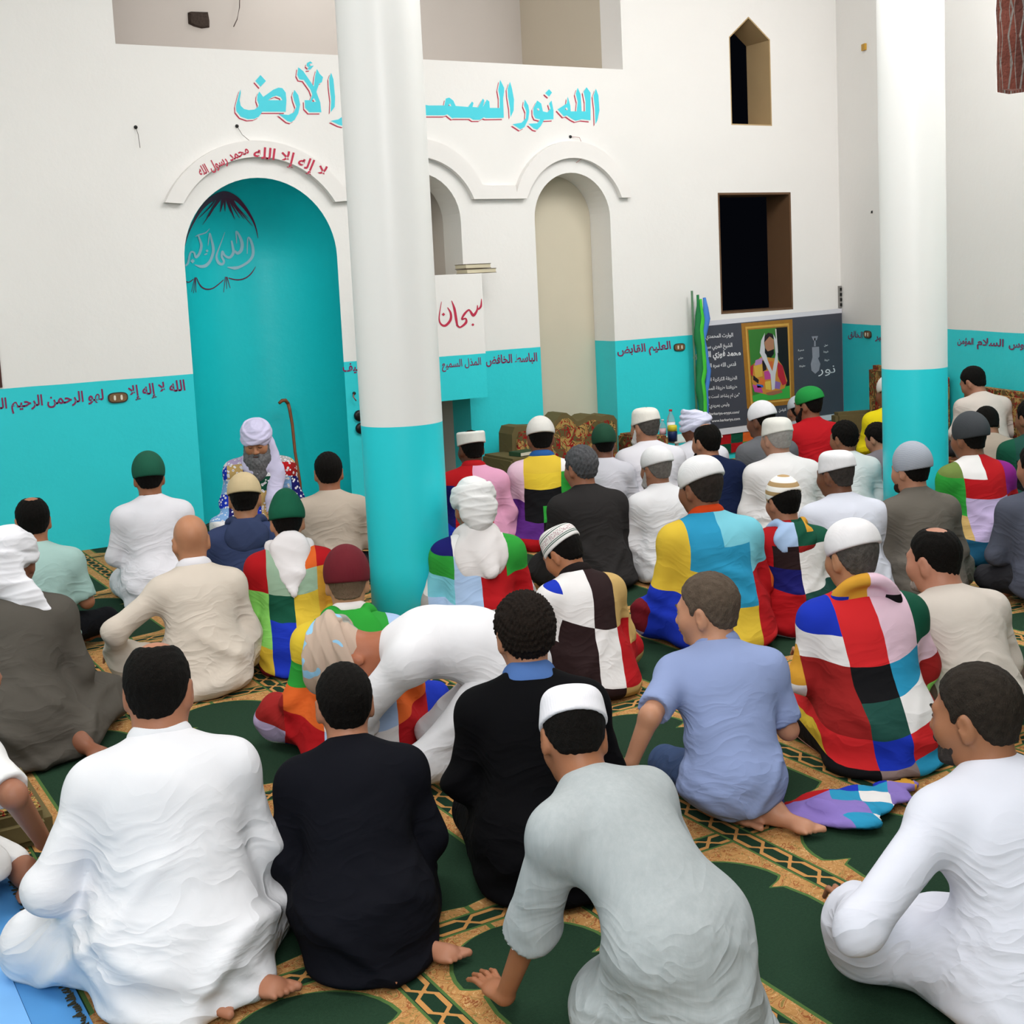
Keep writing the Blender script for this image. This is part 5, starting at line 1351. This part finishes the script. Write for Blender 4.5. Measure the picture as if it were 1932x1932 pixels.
# ------------------------------------------------------------------ the congregation
BLK = ('070605', '130f0c'); GRY = ('4a4744', '77736e'); SALT = ('2c2927', '6a6560')
PEOPLE = [
 # --- left, near the prayer niche
 dict(label='turbaned man with long grey beard and printed robe, facing the crowd from the turquoise niche', px=(484, 832), b=176, h=172, hw=52, pose='cross', lean=6, pitch=22, bow=16, bulk=1.12, skin='b98463', turban=('plain', 'd5d0ee'), beard='long', beardcol=('3a3a3c', '8d8d90'), face='closed', haircol=('2a2624', '3a3634'),
      patch=[['t','a','a','k','L','w'],['B','r','w','n','t','b'],['n','S','G','n','w','S'],['n','y','t','n','w','b'],['k','O','t','b','n','S'],['n','w','k','n','t','w'],['k','n','w','t','n','k']], hood=('scarf', 'cfcbe8'), cw=.11, rh=.10, fine=.0055, lift=.088, print=1, fold=.012),
 dict(label='man in dark green cap and long white shirt sitting tall before the turquoise wall', px=(281, 902), b=4, h=2, hw=60, pose='kneel', cloth='e4e3ea', skin='9d6a4c', hair='short', haircol=BLK, cap=('beanie', '1d5a45'), beads=1, lean=6, seed=2),
 dict(label='balding man in pale mint green T-shirt near the left wall', px=(62, 985), b=-6, h=6, hw=68, wear='shirt', sleeve=.42, cloth='a9c9c4', trousers='17181c', hair='crown', haircol=BLK, skin='b0795a', lean=12, bulk=1.05, hem=.09),
 dict(label='bald man in cream tunic sitting before the white shirted green-capped man', px=(360, 1022), b=8, h=10, hw=74, cloth='d8cdc0', skin='c08a68', collarc='eceaf0', bulk=1.0, lean=12, EL=(-.40, .06, .34), WL=(-.40, .30, .16), belly=1.1, hair=None, cheek=1.05),
 dict(label='person in beige knit cap and navy hooded sweatshirt, directly in front of the bearded speaker', px=(462, 942), b=0, h=-4, hw=64, cloth='394467', skin='a87858', hair='buzz', haircol=BLK, cap=('knit', 'cdb891'), hood=('round', '36405f'), wear='shirt', trousers='1c2030'),
 dict(label='dark haired man in beige shirt left of the near column', px=(620, 893), b=-2, h=3, hw=57, cloth='b8aa9c', skin='a06c50', hair='short', haircol=BLK, wear='shirt', trousers='2b2b30', lean=8, bulk=1.08, hem=.08),
 dict(label='youth in green cap wearing a patchwork robe with a white pointed hood', px=(542, 985), b=2, h=2, hw=68, skin='b88464', hair='buzz', haircol=BLK, cap=('peaked', '10583f'), hood=('point', 'e8e4e6'), pose='kneel', lean=8, beads=1,
      patch=[['q','r','q','o','r','l'],['q','r','q','q','O','O'],['y','l','G','y','O','V'],['y','l','b','y','y','b'],['m','y','b','y','g','b'],['V','m','n','m','y','r'],['V','m','r','g','b','r']], cw=.13, rh=.115),
 dict(label='man in maroon cap and patchwork robe with green hood, left of the near column', px=(655, 1100), b=4, h=0, hw=86, skin='b88a68', cap=('beanie', '651a24'), hair='buzz', haircol=('6a5444', '7d6654'), hood=('round', '2f9b38'), collarc='e6dede', bulk=1.05, lean=14,
      patch=[['L','Y','g','g','s','s'],['L','Y','g','w','w','s'],['v','g','w','w','w','L'],['B','o','w','s','o','y'],['B','r','s','w','r','b'],['L','r','y','s','r','b'],['w','b','r','s','y','r']], cw=.15, rh=.10),
 dict(label='person in dark grey robe and white turban with a tail at the left edge', px=(20, 1062), b=-8, h=-14, hw=92, pose='kneel', cloth='56524c', skin='8a5a42', turban=('tail', 'e8e8ee'), lean=22, bulk=1.05, AR=(.24, -.10, .07), FR=(.33, -.22, .03), KR=(.30, .30, .09)),
 dict(label='person in white T-shirt and trousers at the left edge, hand on the floral cushion', px=(-70, 1270), b=-62, h=-62, s=1.0, wear='shirt', sleeve=.42, cloth='e6e6e6', trousers='e2e2e2', hair='short', haircol=BLK, skin='a06f56', lean=(10, 20, 24), ERw=(25, 1500, .42), WRw=(84, 1590, .15), KRw=(-10, 1400, .14), ARw=(70, 1425, .07), FRw=(118, 1420, .05), hem=.1),
 dict(label='large man in long white shirt with thinning crown hair, at lower left', px=(299, 1303), b=2, h=-12, hw=134, pose='kneel', cloth='e6e7ec', skin='b07a5e', hair='ring', haircol=BLK, collarc='e9eaef', bulk=1.10, belly=1.22, lean=16, KL=(-.36, .20, .09), KR=(.32, .34, .09), AL=(-.02, -.12, .06), AR=(.12, -.10, .06), FL=(.13, -.24, .028), FR=(.24, -.20, .028), EL=(-.31, .04, .30), fold=.014, neck=1.12, cheek=1.12, fine=.0055),
 dict(label='short haired man in navy black robe kneeling with a bare sole showing, lower middle left', px=(650, 1330), b=4, h=6, hw=114, pose='kneel', cloth='101118', skin='b27e62', hair='short', haircol=BLK, lean=27, bulk=.96, AR=(.12, -.08, .06), FR=(.24, -.16, .035), AL=(-.05, -.10, .06), FL=(.10, -.25, .03), fold=.010),
 dict(label='man in white shirt and grey-blue wrapped turban bending far forward between the robed men', px=(668, 1242), b=78, h=80, hw=None, s=1.05, pose='up', cloth='e6e6ea', skin='a8694a', turban=('wide', ('b9a494', '8fc0e0', '9a9c94')), lean=(40, 82, 100), bow=100, pitch=96, hs=1.06, wear='shirt', trousers='dcdce0', sleeve=.7, EL=(-.12, .52, .25), WL=(-.02, .50, .08), ER=(.2, .5, .28), WR=(.12, .60, .10)),
 dict(label='curly haired man in black robe with blue undershirt collar, beside the white-capped youth', px=(990, 1200), b=6, h=14, hw=112, pose='kneel', cloth='09090c', skin='b98668', hair='curly', haircol=('120e0c', '2a211b'), collarc='4d6ea8', collarw=1, lean=18, bulk=1.04, fold=.011),
 dict(label='youth in white cap and light grey short-sleeved robe getting up, one hand on the carpet', px=(1082, 1392), b=42, h=12, hw=126, pose='up', wear='robe', sleeve=.62, flare=.075, KL=(.0, .22, .09), KR=(.26, .22, .09), cloth='b9bfc1', streak='9aa2a5', skin='a06c4c', hair='short', haircol=BLK, cap=('flat', 'ecebf2'), lean=(34, 50, 52), bow=44, pitch=32, tilt=4, ELw=(1008, 1735, .30), WLw=(952, 1880, .07), flatL=(.2, 1, 0), bulk=1.02, hm=.182),
 dict(label='man in light blue polo shirt turning his face to the left', px=(1335, 1153), b=12, h=66, s=.93, hs=1.05, wear='shirt', pose='kneel', sleeve=.40, cloth='8f9fca', trousers='3d4f73', skin='c08e70', hair='short', haircol=('43372d', '6f6154'), lean=22, bulk=1.02, face=1, collarc='8696c2', ELw=(1226, 1352, .40), WLw=(1190, 1440, .25), FR=(.22, -.18, .035), AR=(.12, -.07, .06), AL=(-.05, .02, .06), FL=(.04, -.06, .03)),
 dict(label='white-capped man in a bright patchwork robe whose tail spreads on the carpet', px=(1607, 1052), b=21, h=38, hw=104, hm=.200, skin='b0805f', hair='short', haircol=SALT, cap=('round', 'e9e7ea'), captilt=-6, pose='kneel', face=1, bulk=1.14, lean=14, hood=('bunch', [['O','O','p','p'],['b','O','p','k'],['b','v','w','v']]), ptilt=-7,
      patch=[['b','b','R','p','G','G'],['O','w','R','p','G','p'],['O','B','k','c','p','p'],['w','B','D','w','B','l'],['y','R','b','R','l','B'],['k','k','T','c','k','k'],['p','p','B','B','k','k']], cw=.145, rh=.098, pv0=.1, KR=(.30, .34, .09), tail=[(1490,1532,.02,1570,1508,.04,.07,.09),(1550,1540,.02,1620,1545,.03,.07,.08),(1570,1515,.05,1650,1520,.03,.08,.07),(1620,1498,.04,1690,1502,.03,.07,.06),(1680,1485,.03,1712,1478,.02,.06,.04)]),
 dict(label='balding dark haired man in cream sweater with grey stubble, at the right', px=(1762, 1058), b=31, h=56, s=.97, hs=1.03, cloth='cfc6bd', skin='b8836a', hair='crown', haircol=BLK, face=1, lean=27, bulk=1.06, cheek=1.1, wear='shirt', trousers='5a4a40', neck=1.15, beard='short', beardcol=('8d8078', 'a39a92')),
 dict(label='dark haired man in pale bluish-white robe sitting cross-legged at the lower right corner', px=(1842, 1352), b=34, h=66, hw=172, hm=.215, cloth='dadde9', skin='a06f50', hair='short', haircol=('1a1512', '3a332c'), lean=18, bulk=1.12, face=1, beads=0, WLw=(1612, 1700, .16), ELw=(1622, 1752, .30), cuff=.06, fold=.012, fine=.0055, beard='short', beardcol=('201a17', '4a4542'), neckline=.01),
 # --- middle, right of the near column
 dict(label='youth in band-patterned white kufi, head bowed, in a black and white checked robe', px=(1063, 1045), b=27, h=52, hw=78, hm=.195, skin='a8714e', hair='short', haircol=BLK, cap=('flat', 'dcdad8', 'band', '3f5a50'), bow=34, pitch=32, face=1, lean=16, collarc='201a1a', bulk=1.02,
      patch=[['b','b','w','K','t','t'],['r','w','w','K','t','t'],['r','w','K','w','r','t'],['t','K','K','w','r','r'],['r','t','w','K','t','t'],['r','w','V','r','t','w'],['b','w','V','r','r','w']], cw=.135, rh=.115, ptilt=10),
 dict(label='person in white turban and white hood over a pale patchwork robe beside the column', px=(893, 958), b=4, h=12, s=1.0, hs=1.04, bulk=.95, skin='9a6a4c', turban=('drape', 'dcdcdc'), hood=('drape', 'dedada'), lean=15,
      patch=[['s','n','w','w','g','z'],['s','g','s','r','g','a'],['w','C','s','r','r','p'],['a','s','S','a','r','a'],['o','S','S','a','a','s'],['a','o','o','o','B','s'],['a','a','o','o','r','a']], cw=.13, rh=.105),
 dict(label='dark skinned man in white lace kufi and a red and pink robe beside the column', px=(889, 848), b=-4, h=22, hw=52, skin='5f3a28', hair='buzz', haircol=BLK, cap=('pill', 'e2e2dc'), lean=9, collarc='b01c22',
      patch=[['b','r','r','P','P','P'],['b','n','r','r','P','P'],['b','n','r','r','P','P'],['n','b','b','r','P','P'],['n','b','n','P','P','s'],['n','y','n','P','r','s']], cw=.13, rh=.13),
 dict(label='man in white knit cap and a yellow, black and purple patchwork robe before the sofa', px=(1020, 828), b=-2, h=8, hw=54, bulk=.93, skin='7c5038', hair='buzz', haircol=BLK, cap=('knit', 'd9d7d2'), collarc='2a5a9a', lean=9,
      patch=[['p','p','y','y','w','g'],['p','p','Y','Y','g','g'],['p','p','k','k','g','V'],['V','V','k','g','g','V'],['V','V','V','k','g','V'],['r','r','r','r','k','n'],['S','a','a','r','r','n']], cw=.125, rh=.095),
 dict(label='grey haired man in a dark charcoal robe in the middle of the crowd', px=(1096, 884), b=19, h=38, hw=60, cloth='2c2a2a', skin='a26e54', hair='thick', haircol=('2e2e30', '6b6c70'), beads=1, lean=12, bulk=1.1),
 dict(label='man in dark green cap and pale grey shirt behind the grey haired man', px=(1139, 838), b=2, h=12, s=.89, bulk=.92, cloth='c7c7d0', skin='7a5240', hair='buzz', haircol=BLK, cap=('beanie', '1d4633'), wear='shirt', trousers='33343a', lean=8),
 dict(label='white-bearded man in white cap and white robe left of the drinks table', px=(1217, 806), b=11, h=44, hw=54, hm=.19, cloth='dedde4', skin='a87a60', hair='short', haircol=SALT, cap=('flat', 'e6e2da'), beard='full', beardcol=('c9c6c2', 'e6e4e2'), lean=10, bulk=1.1),
 dict(label='man in lavender-white turban and white robe half hidden behind the balding man', px=(1310, 808), b=4, h=42, s=.92, cloth='e2e2ea', skin='7a4c38', turban=('wide', 'd6d8ee'), lean=10),
 dict(label='balding man in navy blue robe in front of the banner', px=(1333, 835), b=23, h=42, hw=53, hm=.185, cloth='16203f', skin='a8775c', hair='ring', haircol=BLK, beard='short', beardcol=BLK, lean=14, bulk=1.12),
 dict(label='grey-bearded man in white cap and white jacket, just behind the white-bearded man', px=(1238, 885), b=21, h=40, hw=57, hm=.185, cloth='dfdfe2', skin='9c6f56', hair='short', haircol=('55504c', '8a8580'), cap=('round', 'e4e4e6'), beard='full', beardcol=('8d8a87', 'c9c7c5'), lean=10, collar=1),
 dict(label='white-capped man in a yellow and sky blue patchwork robe in the middle right', px=(1322, 922), b=23, h=42, s=1.06, skin='85583f', hair='short', haircol=('241d19', '3d3632'), cap=('round', 'e4e4e6'), captilt=-8, face=1, lean=12, bulk=1.15, collarc='c9431c',
      patch=[['o','y','c','C','C','y'],['y','y','c','c','C','y'],['y','y','y','c','r','o'],['m','b','y','y','r','r'],['m','b','e','y','R','c'],['L','b','y','v','r','c'],['L','L','m','v','c','c']], cw=.145, rh=.12, ptilt=4),
 dict(label='dark skinned youth in white cap and slate grey shirt beneath the framed portrait', px=(1436, 795), b=25, h=54, hw=53, hm=.195, cloth='64666b', skin='6a4430', hair='buzz', haircol=BLK, cap=('knit', 'dfdfe3'), wear='shirt', trousers='2a2a2e', lean=8),
 dict(label='elderly man in white cap and white robe with stiff collar, beside the navy-robed man', px=(1465, 828), b=21, h=36, hw=58, hm=.185, cloth='deddde', skin='b08670', hair='short', haircol=('8a8784', 'b4b0ac'), cap=('flat', 'dddcd6'), lean=11, bulk=1.15, collar=1),
 dict(label='bearded man in bright green cap and red shirt in front of the banner', px=(1525, 765), b=19, h=62, hw=52, hm=.205, cloth='b01a22', skin='8a5a42', hair='short', haircol=BLK, cap=('round', '1f8a3e'), beard='full', beardcol=('14100e', '231d1a'), wear='shirt', trousers='26262a', lean=7, bulk=1.1, collar=1, face=1),
 dict(label='person in pale grey cap mostly hidden behind the red-shirted man', px=(1504, 776), b=10, h=30, s=.86, cloth='8b8f96', skin='8a5a44', hair='buzz', haircol=BLK, cap=('knit', 'b4bac2'), lean=16),
 dict(label='black haired young man in white shirt between the red shirt and the right column', px=(1592, 828), b=10, h=48, s=.89, cloth='dfe4e4', skin='8f6248', hair='thick', haircol=BLK, lean=12, bulk=1.0, beads=1),
 dict(label='boy with black hair and grey shirt beside the right column, head down', px=(1655, 828), b=14, h=55, hw=54, hm=.20, s=.82, bulk=.88, cloth='777279', skin='b08468', hair='thick', haircol=BLK, lean=12, bow=24, pitch=22, wear='shirt', trousers='2a2a2e'),
 dict(label='man in white cap and bright yellow shirt partly behind the right column', px=(1678, 742), b=2, h=48, hw=48, hm=.195, cloth='e2cf1e', skin='8a5a40', hair='buzz', haircol=BLK, cap=('round', 'e2dfdc'), wear='shirt', trousers='2a2a2e', lean=8),
 dict(label='man in brown and white striped knit cap and a red, blue and white patchwork robe', px=(1478, 948), b=19, h=32, s=.89, skin='a87458', hair='short', haircol=BLK, cap=('knit', 'e8e4de', 'stripes', 'a98c62'), captilt=-12, hood=('round', [['s','s','G','O'],['s','s','G','G'],['s','K','B','B']]), lean=12,
      patch=[['w','r','r','G','G','O'],['r','r','K','w','w','w'],['n','n','n','w','w','L'],['n','r','r','D','D','L'],['L','r','r','w','w','w'],['w','w','w','w','w','a'],['w','w','w','a','w','w']], cw=.14, rh=.11),
 dict(label='dark skinned man in white cap and pale bluish-white robe, middle right', px=(1577, 897), b=21, h=48, s=.97, cloth='d3d7e4', skin='704933', hair='buzz', haircol=('2a2522', '4a4542'), cap=('flat', 'e4e4e8'), face=1, lean=13, bulk=1.1),
 dict(label='bearded man in grey striped knit cap and olive grey robe before the right column', px=(1718, 888), b=27, h=48, hw=70, hm=.195, cloth='66615a', skin='b08066', hair='short', haircol=BLK, cap=('beanie', 'a7adb8', 'lines', '868d99'), beard='short', beardcol=('2b1c15', '3e2b20'), face=1, lean=13, collar=1, bulk=.95),
 dict(label='man in charcoal cap and a red, purple and lavender patchwork robe right of the column', px=(1828, 828), b=27, h=46, hw=64, hm=.19, skin='85583f', hair='buzz', haircol=BLK, cap=('beanie', '3d4044'), beads=1, face=1, lean=11, hz=0,
      patch=[['t','e','w','r','M','r'],['e','g','r','r','M','r'],['e','g','L','L','r','r'],['e','t','L','L','r','o'],['t','Q','Q','Q','o','o'],['Q','Q','Q','r','o','M'],['r','r','r','M','M','r']], cw=.13, rh=.105),
 dict(label='dark haired man in cream top with bent head, on the sofa along the side wall', px=(1836, 722), b=22, h=58, hw=48, hm=.20, cloth='cdc2ba', skin='a07058', hair='short', haircol=BLK, lean=22, bow=30, pitch=24, wear='shirt', trousers='3a3a40', lift=.27, beads=1),
 dict(label='person in beige shirt mostly hidden behind the charcoal-capped man', px=(1862, 800), b=6, h=30, s=.93, cloth='a89a8c', skin='8f6248', hair='short', haircol=BLK, lean=20, bow=36, pitch=30, wear='shirt', trousers='3a3a40'),
 dict(label='person in dark green and yellow top cut off by the right edge', px=(1945, 790), b=10, h=40, s=1.0, skin='8f6248', hair='short', haircol=BLK, lean=10, patch=[['y','G','D','D','y','y'],['y','G','k','D','D','D'],['G','D','D','D','G','G'],['D','D','D','D','D','D']], cw=.14, rh=.18),
 dict(label='person in slate grey shirt cut off by the right edge, beside the red patchwork robe', px=(1958, 882), b=12, h=45, s=1.0, cloth='4e5260', skin='a07058', hair='short', haircol=BLK, lean=12, wear='shirt', trousers='2a2a2e', sleeve=.6),
]
def build_people(sel=None):
    for i, P in enumerate(PEOPLE):
        P = dict(P); P.setdefault('seed', 10+i*3); P['i'] = i
        if sel and i not in sel: continue
        r = person(P)

build_people()
